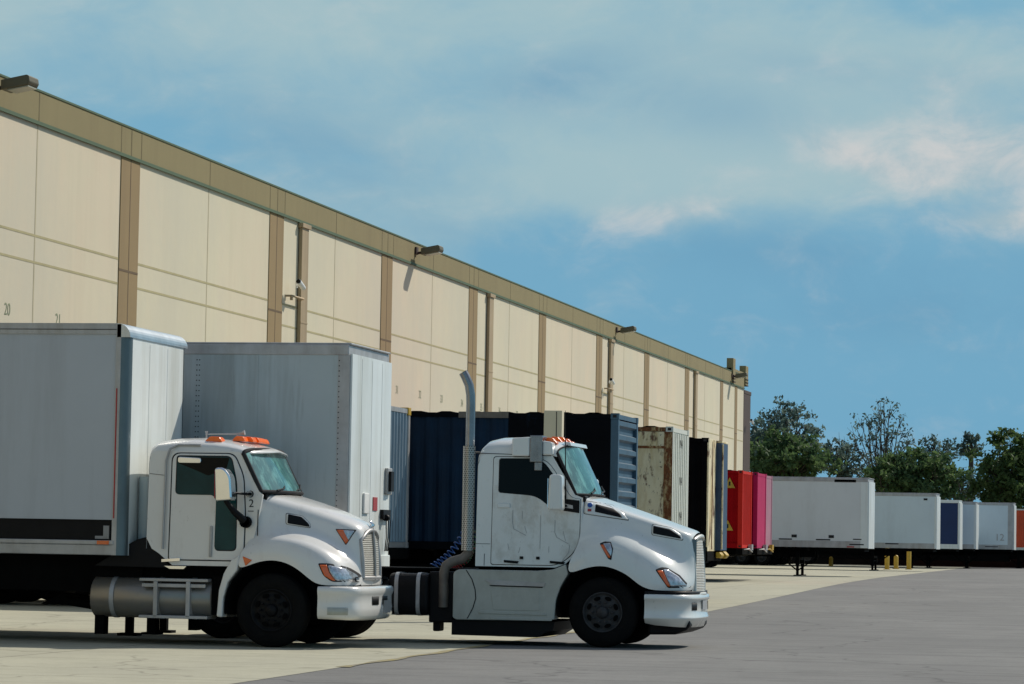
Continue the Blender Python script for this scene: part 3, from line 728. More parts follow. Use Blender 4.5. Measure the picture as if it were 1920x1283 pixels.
# exhaust stack with perforated shield
w = TM()
pts = [(-2.34, .18, .52), (-2.34, .18, 1.02), (-2.31, .18, 1.12), (-2.22, .2, 1.18), (-2.08, .22, 1.22), (-2.0, .22, 1.30), (-2.0, .22, 1.45)]
w.tube(pts, .072, 16); w.build("exhaust_elbow", "rusty_steel", tr)
w = TM(); w.tube([(-2.0, .22, 1.42), (-2.0, .22, 3.45), (-2.005, .22, 3.58), (-2.03, .22, 3.72), (-2.085, .22, 3.84), (-2.12, .22, 3.90)], [.066] * 5 + [.066], 20, caps=False)
w.tube([(-2.118, .22, 3.897), (-2.12, .22, 3.90)], .066, 20, 1)
stk = w.build("exhaust_stack", ["stack_steel", "seam"], tr)
m = bpy.data.materials.new("perforated"); m.use_nodes = True; N = m.node_tree.nodes; L = m.node_tree.links
b = N["Principled BSDF"]; b.inputs["Metallic"].default_value = .8; b.inputs["Roughness"].default_value = .3
tc = N.new("ShaderNodeTexCoord"); mp = N.new("ShaderNodeMapping"); mp.inputs["Rotation"].default_value = (R(90), 0, 0); L.new(tc.outputs["Object"], mp.inputs[0])
br = N.new("ShaderNodeTexBrick"); br.inputs["Scale"].default_value = 1; br.inputs["Brick Width"].default_value = .034; br.inputs["Row Height"].default_value = .030; br.inputs["Mortar Size"].default_value = .0085
br.inputs["Color1"].default_value = (.05, .045, .04, 1); br.inputs["Color2"].default_value = (.08, .07, .06, 1); br.inputs["Mortar"].default_value = (.36, .36, .34, 1)
L.new(mp.outputs[0], br.inputs[0]); L.new(br.outputs["Color"], b.inputs["Base Color"]); MT["perforated"] = m
w = TM(); cyl = []
for k in range(13):
    a = math.pi * .62 + (math.pi * 1.25) * k / 12; cyl.append((-2.0 + .098 * math.cos(a), .22 + .098 * math.sin(a)))
w.grid([[(x, y, z) for x, y in cyl] for z in (1.34, 2.84)]); w.build("heat_shield", "perforated", stk)
w = TM(); w.tube([(-2.0, .22, 2.75), (-1.86, .3, 2.75)], .015); w.tube([(-2.0, .22, 1.6), (-1.86, .3, 1.6)], .015); w.build("stack_bracket", "rusty_steel", stk)
# side skirt
sk = rpoly([(-2.17, .38), (-2.17, 1.02), (-2.10, 1.07), (-.95, 1.07), (-.72, 1.09), (-.53, 1.17), (-.50, 1.03), (-.60, .86), (-.67, .66), (-.69, .38), (-.80, .36), (-2.12, .35)], [.03, .06, .04, .02, .05, .02, .02, .05, .05, .02, .02, .03])
for sd in (0, 1):
    s_ = (lambda a, b: (a, b)) if sd == 0 else (lambda a, b: (W - b, W - a))
    w = TM(); a, b_ = s_(.03, .30); w.prism(sk, a, b_); skp = w.build("side_skirt", "skirt_paint", tr, bevel=.02, segs=3)
    w = TM(); a, b_ = s_(.012, .05); w.prism(rpoly([(-1.70, .93), (-.82, .90), (-.84, .845), (-1.60, .855)], .01), a, b_); w.build("step", "aluminium_dull", skp, bevel=.006)
    w = TM(); a, b_ = s_(.022, .05); w.prism([(-1.64, .853), (-.86, .843), (-.86, .828), (-1.62, .838)], a, b_)
    pts = [(-1.99, 1.065), (-1.90, .93), (-1.85, .78), (-1.84, .66), (-1.88, .52), (-1.96, .37)]
    for (xa, za), (xb, zb) in zip(pts, pts[1:]): w.prism([(xa, za), (xb, zb), (xb + .014, zb), (xa + .014, za)], a + .002, b_)
    w.build("step_shadow_gap", "seam", skp)
    w = TM(); a, b_ = s_(.018, .05); w.prism([(-1.80, .49), (-1.30, .48), (-.80, .47), (-.80, .435), (-1.78, .445)], a, b_); w.prism([(-1.62, .40), (-.72, .40), (-.72, .36), (-1.60, .36)], a, b_)
    w.prism(rpoly([(-1.62, .80), (-.90, .80), (-.90, .50), (-1.58, .50)], .03), a + .006, b_); w.build("skirt_trim", "skirt_paint", skp, bevel=.006)
w = TM(); w.prism([(-2.2, .345), (-2.2, .13), (-.95, .12), (-.82, .2), (-.72, .22), (-.70, .345)], .12, W - .12); w.build("underbody_panel", "black_plastic", tr)
# tank and gear behind the skirt
for sd in (0, 1):
    a, b_ = (.06, .66) if sd == 0 else (W - .66, W - .06)
    w = TM(); w.prismx(rpoly([(a, .40), (a, 1.0), (b_, 1.0), (b_, .40)], .16, 6), -3.13, -2.55); tk = w.build("side_tank", "black_plastic", tr, bevel=.04, segs=3)
    w = TM()
    for x in (-3.04, -2.72): w.prismx(rpoly([(a - .012, .39), (a - .012, 1.012), (b_ + .012, 1.012), (b_ + .012, .39)], .17, 6), x, x + .055)
    w.build("tank_strap", "aluminium_dull", tk)
w = TM(); w.box(-2.56, -2.2, .2, W - .2, .30, 1.03); w.box(-2.52, -2.42, .3, .6, .17, .32); w.prism([(-3.3, .45), (-3.12, .42), (-3.12, .9), (-3.2, .9)], .1, .6); w.build("battery_box", "black_plastic", tr, bevel=.02)
w = TM()
for y in (.78, 1.56): w.box(-6.6, .9, y, y + .08, .78, 1.04)
w.box(-3.9, -1.9, .45, W - .45, 1.05, 1.075); w.box(-6.3, -1.0, .8, 1.6, .55, .8); w.box(-1.8, .95, .5, W - .5, .42, 1.05); w.box(-.9, .9, .62, 1.78, 1.0, 1.45); w.box(-1.86, -.4, .3, W - .3, 1.02, 1.13)  # inner black boxes stand in for the engine and block light under the hood
w.build("frame", "black_frame", tr)
w = TM(); w.prism(rpoly([(-5.5, 1.1), (-4.3, 1.1), (-4.4, 1.18), (-5.3, 1.22)], .02), .75, 1.65); w.build("fifth_wheel", "black_frame", tr)
for s0, s1 in ((.05, .6), (W - .6, W - .05)):
    w = TM(); K = [(.66 * math.cos(R(a)) * 1.0, .52 + .66 * math.sin(R(a))) for a in range(-8, 189, 14)]
    w.grid([[(x, s0 + .0, z), (x, s1, z)] for x, z in K]); w.build("wheel_liner", "black_plastic", tr)
wheel_set(tr, 0, steer=True); wheel_set(tr, -4.30, dual=True); wheel_set(tr, -5.62, dual=True)
# coiled air lines
for p0, p1, mt, rr_ in (((-2.62, .7, 1.10), (-2.12, .9, 1.74), "blue_plastic", .052), ((-2.42, .95, 1.08), (-2.10, 1.1, 1.42), "red_plastic", .045), ((-2.3, 1.2, 1.15), (-2.05, 1.0, 1.60), "green_plastic", .045)):
    w = TM(); w.tube(helix(p0, p1, rr_, 11), .0095, 6); w.build("air_hose", mt, tr)

# ======================= box truck on the left =======================
TM.off = (-11.93, 41.6)
bt = empty("box_truck", (-11.888, 42.8, 0), "white box truck with orange roof lights and chrome mirrors, at the left", "truck")
H = [
 [(-.20,1.2,2.10),(-.20,.85,2.10),(-.20,.45,2.08),(-.22,.30,2.04),(-.24,.24,1.92),(-.27,.21,1.70),(-.30,.17,1.50),(-.38,.09,1.36),(-.46,.02,1.22),(-.47,.01,1.02)],
 [(-.05,1.2,2.07),(-.05,.87,2.07),(-.05,.50,2.04),(-.06,.36,1.98),(-.08,.30,1.86),(-.10,.27,1.66),(-.12,.18,1.52),(-.16,.06,1.46),(-.22,.0,1.30),(-.23,.0,1.14)],
 [(.14,1.2,2.02),(.14,.88,2.02),(.14,.55,1.99),(.14,.42,1.92),(.14,.37,1.80),(.14,.34,1.62),(.14,.20,1.51),(.14,.05,1.46),(.05,.0,1.33),(.03,.0,1.19)],
 [(.34,1.2,1.965),(.34,.90,1.965),(.34,.60,1.93),(.34,.48,1.86),(.34,.44,1.74),(.34,.41,1.57),(.34,.22,1.48),(.34,.06,1.44),(.30,.0,1.28),(.27,.0,1.13)],
 [(.54,1.2,1.90),(.54,.92,1.90),(.54,.65,1.86),(.54,.54,1.78),(.54,.51,1.66),(.54,.48,1.50),(.54,.25,1.42),(.54,.08,1.38),(.50,.0,1.20),(.45,.0,1.01)],
 [(.72,1.2,1.835),(.72,.94,1.835),(.72,.69,1.79),(.72,.59,1.71),(.72,.57,1.58),(.72,.54,1.40),(.72,.29,1.34),(.72,.11,1.30),(.68,.02,1.10),(.62,.01,.86)],
 [(.88,1.2,1.77),(.88,.95,1.77),(.88,.73,1.72),(.88,.65,1.64),(.88,.63,1.50),(.88,.60,1.30),(.88,.36,1.24),(.88,.17,1.17),(.86,.07,1.0),(.80,.05,.85)],
 [(1.0,1.2,1.715),(1.0,.96,1.71),(1.0,.76,1.66),(1.0,.69,1.58),(1.0,.68,1.42),(1.0,.65,1.2),(1.0,.48,1.11),(1.0,.29,1.03),(.99,.2,.94),(.97,.17,.85)],
 [(1.06,1.2,1.66),(1.06,.97,1.655),(1.055,.79,1.61),(1.05,.735,1.54),(1.06,.72,1.38),(1.06,.71,1.14),(1.06,.60,1.02),(1.06,.45,.96),(1.06,.38,.91),(1.05,.35,.85)],
 [(1.08,1.2,1.62),(1.08,.98,1.615),(1.075,.81,1.57),(1.07,.77,1.50),(1.08,.76,1.34),(1.09,.755,1.12),(1.09,.72,1.0),(1.10,.68,.94),(1.10,.64,.89),(1.10,.62,.85)],
]
w = TM(); hood(w, H, creases=()); hd = w.build("hood", "white_paint_warm", bt, subsurf=2)
dvent([(.13, 1.80), (.30, 1.765), (.40, 1.67), (.415, 1.63), (.13, 1.675)], [(.10, 1.81), (.31, 1.775), (.41, 1.68), (.425, 1.62), (.11, 1.665)], hd, "white_paint_warm")
for sd in (0, 1):
    w = TM(); out = rpoly([(.655, 1.14), (.78, 1.145), (.98, 1.10), (1.08, 1.0), (1.115, .905), (.84, .90), (.73, .98)], [.02, .05, .06, .06, .03, .04, .04])
    decal(w, scaled(out, 1.03), hd, .004, sd, 2); decal(w, rpoly([(.77, 1.125), (.96, 1.085), (1.06, 1.0), (1.095, .92), (.885, .915), (.81, 1.02)], .03), hd, .013, sd, 0)
    decal(w, rpoly([(.67, 1.125), (.76, 1.125), (.80, 1.02), (.88, .915), (.845, .915), (.74, .98)], .012), hd, .015, sd, 1, K=3); w.build("headlight", ["clear_lens", "amber_lens", "seam"], bt)
    w = TM(); decal(w, rpoly([(.735, 1.61), (1.0, 1.605), (.88, 1.39)], .015), hd, .004, sd, 2); decal(w, rpoly([(.83, 1.595), (.975, 1.59), (.91, 1.46)], .012), hd, .012, sd, 0)
    decal(w, rpoly([(.75, 1.60), (.84, 1.595), (.91, 1.45), (.88, 1.41)], .01), hd, .014, sd, 1, K=3); w.build("turn_signal", ["clear_lens", "amber_lens", "seam"], bt)
    w = TM(); decal(w, rpoly([(-.40, 1.22), (-.26, 1.17), (-.35, 1.09)], .012), hd, .01, sd); w.build("side_marker", "amber_lens", bt)
grille(1.095, .74, 1.66, .95, 1.60, .045, 24, bt, "aluminium_dull", split=True, zarch=.07)
for s_ in ((lambda y: y), (lambda y: W - y)):
    w = TM(); w.grid([[(1.10, s_(.62), .85), (1.10, s_(.64), .89), (1.10, s_(.68), .94), (1.09, s_(.72), 1.0)], [(1.12, s_(1.2), .85), (1.12, s_(1.2), .89), (1.115, s_(1.2), .93), (1.09, s_(.80), .96)]])
    w.build("nose_panel", "white_paint_warm", bt)
w = TM(); w.tube([(1.07, 1.2, 1.63), (1.10, 1.2, 1.67), (1.06, 1.2, 1.72)], [.03, .035, .02], 8); w.build("nose_emblem", "chrome", bt)
plan = sym_plan([(.66, .01), (.8, .01), (.95, .035), (1.06, .09), (1.14, .20), (1.185, .36), (1.205, .55), (1.22, .8), (1.23, 1.2)])
w = TM(); plan_loft(w, plan, [(-.10, .84), (-.01, .835), (.02, .815), (.024, .77), (.012, .73), (.0, .70), (.0, .60), (.008, .55), (.004, .45), (-.02, .41), (-.05, lambda t: .40 - .02 * math.sin(math.pi * t)), (-.12, .40)])
bp = w.build("bumper", "white_paint_warm", bt)
w = TM(); plan_loft(w, plan[1:4], [(-.01, .56), (.018, .555), (.014, .46), (-.01, .45)]); w.build("bumper_pad", "skirt_paint", bp)
for sd in (0, 1):
    pp_ = [(1.222, .78), (1.235, 1.08)]
    if sd: pp_ = [(x, W - y) for x, y in pp_][::-1]
    w = TM(); plan_loft(w, pp_, [(-.03, .70), (.006, .70), (.006, .585), (-.03, .585)]); w.build("bumper_opening", "black_plastic", bp)
w = TM(); w.box(1.235, 1.25, 1.35, 1.72, .47, .64); w.build("licence_plate", "aluminium_dull", bp)
side = [(-1.72, 1.30), (-1.80, 1.44), (-1.80, 2.50), (-1.77, 2.60), (-1.70, 2.63), (-.52, 2.63), (-.22, 2.09), (-.18, 2.05), (-.24, 1.66), (-.28, 1.47), (-.38, 1.32), (-.50, 1.20), (-.62, 1.08), (-1.42, 1.08), (-1.52, 1.16), (-1.62, 1.24)]
st = [(-1.805, 2.44, 2.58, 0), (-1.80, 2.52, 2.68, 0), (-1.78, 2.57, 2.75, 0), (-1.70, 2.62, 2.80, 0), (-1.5, 2.63, 2.83, 0), (-1.2, 2.63, 2.84, 0), (-.9, 2.63, 2.82, .0), (-.72, 2.63, 2.785, .04), (-.60, 2.625, 2.74, .10), (-.52, 2.61, 2.70, .16)]
cb, ws = cab(bt, st, side, -1.80, "white_paint_warm", (-.21, -.02, 2.10), 2.61, -.2)
w = TM(); w.grid(ws); w.build("windscreen", "teal_reflect_glass", bt)
w = TM()
for k in (0, -1): w.tube([ws[0][k], ws[1][k], ws[2][k]], .032, 6)
w.tube(ws[2], .028, 6); w.tube([Vector(p) + Vector((.0, 0, -.02)) for p in ws[0]], .032, 6)
w.build("windscreen_seal", "seam", bt)
w = TM(); pv = sym_plan([(-.57, .20), (-.50, .22), (-.36, .38), (-.27, .75), (-.24, 1.2)])
w.grid([[(x - .22, 1.2 + (y - 1.2) * .9, 2.735 - .02 * abs(y - 1.2)) for x, y in pv], [(x - .08, y, 2.705 - .05 * abs(y - 1.2)) for x, y in pv], [(x, y, 2.665 - .05 * abs(y - 1.2)) for x, y in pv], [(x - .005, y, 2.65 - .05 * abs(y - 1.2)) for x, y in pv], [(x - .2, y, 2.68 - .05 * abs(y - 1.2)) for x, y in pv]])
w.build("sun_visor", "white_paint_warm", bt)
w = TM(); w.box(-.5, -.16, .3, W - .3, 1.98, 2.08); w.build("cowl", "black_plastic", bt, bevel=.02)
for y in (.7, 1.5):
    w = TM(); w.tube([(-.06, y - .25, 2.12), (-.06, y + .1, 2.15), (-.13, y + .35, 2.22)], .012, 6); w.build("wiper", "black_plastic", bt)
door = rpoly([(-1.47, 1.16), (-1.47, 2.60), (-.60, 2.60), (-.46, 2.30), (-.42, 1.80), (-.42, 1.20), (-.52, 1.16)], [.04, .12, .10, .1, .1, .08, .05], 5)
glass = rpoly([(-1.40, 2.04), (-1.40, 2.56), (-.64, 2.56), (-.55, 2.20), (-.53, 1.30), (-.83, 1.30), (-.83, 1.98), (-.88, 2.04)], [.06, .05, .08, .1, .07, .06, .05, .05], 5)
for sd in (0, 1):
    w = TM(); side_panel(w, [(-.94 + (x + .94) * 1.03, 1.9 + (z - 1.9) * 1.02) for x, z in door], .003, .02, sd); w.build("door_gap", "seam", bt)
    w = TM(); side_panel(w, door, .012, .02, sd); d = w.build("door", "white_paint_warm", bt, bevel=.006, segs=1)
    w = TM(); side_panel(w, [(-.94 + (x + .94) * 1.03, 1.95 + (z - 1.95) * 1.025) for x, z in glass], .0145, .01, sd); w.build("window_seal", "seam", d)
    w = TM(); side_panel(w, glass, .0175, .01, sd); w.build("window", "side_teal_glass", d)
    w = TM(); side_panel(w, rpoly([(-1.39, 2.55), (-.66, 2.55), (-.70, 2.40), (-.95, 2.30), (-1.2, 2.40), (-1.39, 2.47)], .03), .0190, .01, sd); w.build("window_header", "dark_glass", d)
    w = TM(); side_panel(w, rpoly([(-1.38, 2.555), (-1.38, 2.47), (-1.05, 2.47), (-1.05, 2.54)], .03), .06, .05, sd); w.build("rain_deflector", "chrome", d, bevel=.01)
    w = TM(); side_panel(w, rpoly([(-.90, 1.62), (-.86, 1.62), (-.86, 1.20), (-.90, 1.20)], .01), .035, .02, sd); w.build("door_handle", "aluminium_dull", d, bevel=.008)
    w = TM(); ya = (lambda z: sidey(z) - .045) if sd == 0 else (lambda z: W - sidey(z) + .045)
    w.tube([(-1.55, ya(1.3), 1.30), (-1.55, ya(1.9), 1.9), (-1.55, ya(2.5), 2.50), (-1.50, ya(2.64), 2.66), (-1.40, ya(2.7) + (.05 if sd == 0 else -.05), 2.715), (-1.08, ya(2.7) + (.05 if sd == 0 else -.05), 2.715)], .017, 8); w.build("grab_rail", "aluminium_dull", bt)
w = TM(); text_mesh(w, "2", .15, (-.335, sidey(1.98) - .004, 1.93), (1, 0, 0), (0, 0, 1)); w.box(-.38, -.30, sidey(1.83) - .004, sidey(1.83), 1.825, 1.835); w.build("fleet_number", "seam", bt)
w = TM(); line([(-.235, 1.85), (-.235, 1.50)], .012, .006); line([(-1.79, 2.32), (-1.58, 2.30)], .006, .004); w.build("cab_seam", "seam", bt)
w = TM(); side_panel(w, [(-1.56, 1.16), (-1.30, 1.18), (-1.30, 1.14), (-1.56, 1.12)], .05, .05, 0); w.prism(rpoly([(-1.52, 1.07), (-1.20, 1.07), (-1.24, 1.03), (-1.44, 1.03)], .01), .06, .4); w.build("cab_step", "chrome", bt, bevel=.01)
# amber roof lights and horns
w0 = [(-1.02, .50), (-.88, .85)]
for k, (x, y, ln) in enumerate([(-.95, .45, .26), (-.70, .80, .20), (-.64, 1.02, .2), (-.62, 1.24, .2), (-.64, 1.46, .2), (-.70, 1.85, .2)]):
    w = TM(); z = 2.775 + .02 * (k > 0); w.prism(rpoly([(x - ln / 2, z), (x - ln * .2, z + .07), (x + ln * .3, z + .065), (x + ln / 2, z - .01)], .03), y - .09, y + .09); w.build("marker_lamp", "orange_lens", bt, bevel=.015)
w = TM(); w.tube([(-1.22, .9, 2.89), (-.76, .9, 2.90)], [.007, .010], 8); w.tube([(-.76, .9, 2.90), (-.70, .9, 2.91), (-.67, .9, 2.915)], [.012, .025, .038], 10); w.tube([(-1.22, .9, 2.80), (-1.22, .9, 2.90), (-1.22, .9, 2.93)], [.012, .012, .022], 8); w.tube([(-.78, .9, 2.78), (-.78, .9, 2.90)], .010, 6); w.build("air_horn", "aluminium_dull", bt)
for sd in (0, 1):
    s_ = (lambda y: y) if sd == 0 else (lambda y: W - y)
    y0, y1 = sorted((s_(-.32), s_(-.08)))
    w = TM(); w.prism(rpoly([(-.70, 1.95), (-.72, 2.40), (-.60, 2.41), (-.50, 2.30), (-.47, 1.97)], [.03, .04, .06, .08, .04]), y0, y1); mm = w.build("mirror", "chrome", bt, bevel=.03, segs=3)
    w = TM(); w.box(-.725, -.712, y0 + .03, y1 - .03, 1.99, 2.36); w.build("mirror_back", "red_plastic", mm)
    w = TM(); w.tube([(-.52, s_(-.15), 2.07), (-.40, s_(.05), 2.06), (-.34, s_(.15), 2.06)], .017); w.tube([(-.60, s_(-.2), 1.97), (-.50, s_(-.1), 1.82), (-.40, s_(.03), 1.70)], [.03, .045, .055]); w.lathe_y(sorted([(s_(.13), .001), (s_(.04), .075), (s_(.13), .08)]) if sd == 0 else [(s_(.13), .001), (s_(.04), .075), (s_(.13), .08)], -.39, 1.68, 14); w.lathe_y([(s_(.15), .05), (s_(.10), .045)], -.35, 2.06, 12); w.build("mirror_arm", "black_plastic", mm)
# running gear
w = TM()
for y in (.78, 1.56): w.box(-9.2, .9, y, y + .08, .72, .98)
w.box(-2.2, .9, .55, W - .55, .45, 1.1); w.box(-.9, .8, .7, 1.7, 1.0, 1.45); w.box(-9.4, -1.9, .3, W - .3, .70, 1.19); w.box(-1.9, -.7, .35, W - .35, .9, 1.10)  # includes a black engine mass added inside the hood to stop light
w.build("frame", "black_frame", bt)
w = TM(); w.prism(rpoly([(-2.55, 1.05), (-1.95, 1.42), (-1.80, 1.46), (-1.66, 1.30), (-1.50, 1.10), (-1.45, 1.04)], .04), .16, W - .16); w.build("cab_rear_guard", "black_plastic", bt, bevel=.02)
w = TM(); w.tube([(-1.93, .5, 1.3), (-1.93, .5, 2.28)], .11, 16); w.build("air_cleaner", "van_white", bt)
for sd in (0, 1):
    yy = .36 if sd == 0 else W - .36
    w = TM(); w.lathe_y([], 0, 0, 3) if False else None
    w.tube([(-2.58, yy, .63), (-2.56, yy, .63), (-.88, yy, .63), (-.86, yy, .63)], [.25, .275, .275, .25], 28); tk = w.build("fuel_tank", "tank_metal", bt)
    w = TM()
    for x in (-2.27, -1.62, -1.16): w.tube([(x - .03, yy, .63), (x + .03, yy, .63)], .283, 28)
    w.build("tank_strap", "aluminium_dull", tk)
    w = TM(); y0, y1 = (.02, .30) if sd == 0 else (W - .30, W - .02)
    w.box(-1.85, -.88, y0, y1, .86, .90); w.box(-1.82, -.92, y0 + .02, y0 + .05, .78, .83); w.box(-1.85, -.88, y0, y1, .36, .40)
    for x in (-1.62, -1.16): w.box(x - .03, x + .03, y0 + .0, y0 + .03, .38, .86)
    w.build("step", "aluminium_dull", tk, bevel=.006)
w = TM(); w.box(-.86, -.72, .15, W - .15, .42, .95); w.build("tank_end_plate", "black_frame", bt); w = TM(); w.box(-2.55, -2.42, .25, .45, .12, .42); w.build("mud_bracket", "black_frame", bt); w = TM(); w.box(-1.92, -1.80, .6, .8, .14, .42); w.box(-1.98, -1.76, .55, .85, .12, .15); w.build("tank_foot", "black_frame", bt); w = TM(); w.box(-1.42, -1.30, .9, 1.1, .18, .40); w.tube([(-3.1, .7, .55), (-2.6, .7, .52)], [.06, .1], 10); w.prism([(-3.5, .50), (-3.0, .50), (-2.8, .62), (-3.2, .66)], .7, 1.0)
w.build("under_gear", "black_frame", bt)
for s0, s1 in ((.05, .6), (W - .6, W - .05)):
    w = TM(); K = [(.65 * math.cos(R(a)), .53 + .66 * math.sin(R(a))) for a in range(-8, 189, 14)]
    w.grid([[(x, s0, z), (x, s1, z)] for x, z in K]); w.build("wheel_liner", "black_plastic", bt)
# rear lip of the front fender
w = TM()
for s0, s1 in ((.0, .25), (W - .25, W)):
    w.prism([(-.47, 1.03), (-.44, 1.24), (-.56, 1.16), (-.66, .98), (-.72, .76), (-.745, .40), (-.665, .39), (-.655, .66), (-.60, .86)], s0, s1)
w.build("fender_extension", "white_paint_warm", bt, bevel=.02, segs=3)
wheel_set(bt, 0, steer=True); wheel_set(bt, -6.2, dual=True)
# cargo box
BZ0, BZ1 = 1.20, 4.37; bx0, bx1 = -9.4, -2.13
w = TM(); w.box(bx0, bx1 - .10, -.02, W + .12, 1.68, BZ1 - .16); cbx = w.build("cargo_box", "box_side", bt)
w = TM(); w.box(bx0, bx1 - .1, -.04, W + .14, BZ1 - .16, BZ1 - .01); w.box(bx0, bx1 - .1, -.045, -.04, BZ1 - .10, BZ1 - .09, 1); w.build("top_rail", ["aluminium_dull", "seam"], bt, bevel=.01)
w = TM(); w.box(bx0, bx1 - .1, .02, W + .08, 1.39, 1.68); w.build("rub_recess", "black_plastic", bt)
w = TM(); w.box(bx0, bx1 - .08, -.04, W + .14, BZ0, 1.34); w.box(bx0, bx1 - .08, -.055, W + .155, 1.34, 1.40); w.build("bottom_rail", "aluminium_dull", bt, bevel=.01)
w = TM(); w.box(-2.49, -2.29, .0, .02, 1.42, 1.46); w.box(-2.37, -2.29, -.01, .02, 1.44, 1.60); w.build("recess_bracket", "bracket_grey", bt)
w = TM(); w.box(-2.44, -2.27, -.064, -.055, 1.345, 1.395); w.build("side_marker", "amber_lens", bt)
w = TM(); w.prism([(bx1 - .11, BZ0), (bx1 - .11, BZ1 - .02), (bx1 - .04, BZ1 - .02), (bx1 - .04, BZ0)], -.045, .04); w.box(bx1 - .095, bx1 - .075, -.05, -.045, 1.7, BZ1 - .9, 1)
w.box(bx1 - .11, bx1 - .04, W + .06, W + .145, BZ0, BZ1 - .02); w.build("corner_post", ["aluminium_dull", "red_plastic"], bt, bevel=.012)
# rounded aluminium front header and corner radius
w = TM(); K = [(bx1 - .10 + .19 * math.sin(a), BZ1 - .20 + .19 * math.cos(a)) for a in [math.pi / 2 * k / 8 for k in range(9)]]
w.prism([(bx1 - .10, BZ1 - .20)] + K, -.045, W + .145); w.build("header_cap", "aluminium", bt)
w = TM()
for sgn, yy in ((1, .10), (-1, W + .0)):
    w = TM(); ring = [(bx1 - .05 + .13 * math.sin(a), yy - sgn * .14 * math.cos(a)) for a in [math.pi / 2 * k / 6 for k in range(7)]]
    w.grid([[(x, y, z) for x, y in ring] for z in (BZ0, BZ1 - .2)]); w.build("corner_radius", "corner_teal", bt)
w = TM(); w.box(bx1 - .06, bx1 + .075, .10, W + .0, BZ0, BZ1 - .2)
for k in range(1, 3): w.box(bx1 + .075, bx1 + .079, .06 + k * .8, .075 + k * .8, BZ0, BZ1 - .25)
w.build("front_wall", "van_front", bt, bevel=.01)

# ------------------------------------------------------------------ trailers and containers
def undercarriage(root, Xf, Yn, wd, zt, zgr, rear, landing=True, gear_x=2.5, axles=2, big=True):
    """black sub-frame, landing gear and wheels, as parts of the trailer whose deck is at zt"""
    yc = Yn + wd / 2
    w = MB()
    for s in (-1, 1): w.box(rear, Xf - 2.3, yc + s * .48 - .06, yc + s * .48 + .06, zt - .42, zt - .03)
    x = rear + .4
    while x < Xf - 2.2: w.box(x, x + .06, Yn + .06, Yn + wd - .06, zt - .14, zt - .012); x += .6
    w.box(Xf - 2.3, Xf - .2, Yn + .25, Yn + wd - .25, zt - .16, zt - .004)
    w.build("subframe", "black_frame", root)
    for k in range(axles):
        cx = rear + 1.6 + 1.25 * k
        w = MB(); w.tube([(cx, Yn + .1, zgr + .5), (cx, Yn + wd - .1, zgr + .5)], .07); w.box(cx - .12, cx + .12, yc - .6, yc + .6, zgr + .45, zt - .4); w.build("axle", "black_frame", root)
        for s0 in (Yn + .03, Yn + wd - .63):
            w = MB(); tyre(w, cx, zgr + .5, s0, s0 + .28); tyre(w, cx, zgr + .5, s0 + .32, s0 + .6)
            t = w.build("wheel", "rubber", root)
            w = MB(); rim(w, cx, zgr + .5, s0 if s0 < yc else s0 + .6, 1 if s0 < yc else -1); w.build("rim", "rim_steel", t)
    if landing:
        lx = Xf - gear_x
        w = MB()
        w.box(lx - .06, lx + .06, Yn + .5, Yn + wd - .5, zt - .55, zt - .43)
        w.tube([(lx - .8, yc - .5, zt - .4), (lx - .05, Yn + .42, zt - .95)], .03, 6); w.tube([(lx + .8, yc - .5, zt - .4), (lx + .05, Yn + .42, zt - .95)], .03, 6)
        w.tube([(lx, Yn + .5, zt - .7), (lx, Yn + wd - .5, zt - .7)], .025, 6)
        w.build("landing_brace", "black_frame", root)
        for yy in (Yn + .32, Yn + wd - .46):
            w = MB(); w.box(lx - .08, lx + .08, yy, yy + .14, zgr + .42, zt - .15); w.box(lx - .055, lx + .055, yy + .02, yy + .12, zgr + .04, zgr + .42)
            w.box(lx - .15, lx + .15, yy - .06, yy + .2, zgr, zgr + .04); w.build("landing_leg", "black_frame", root)

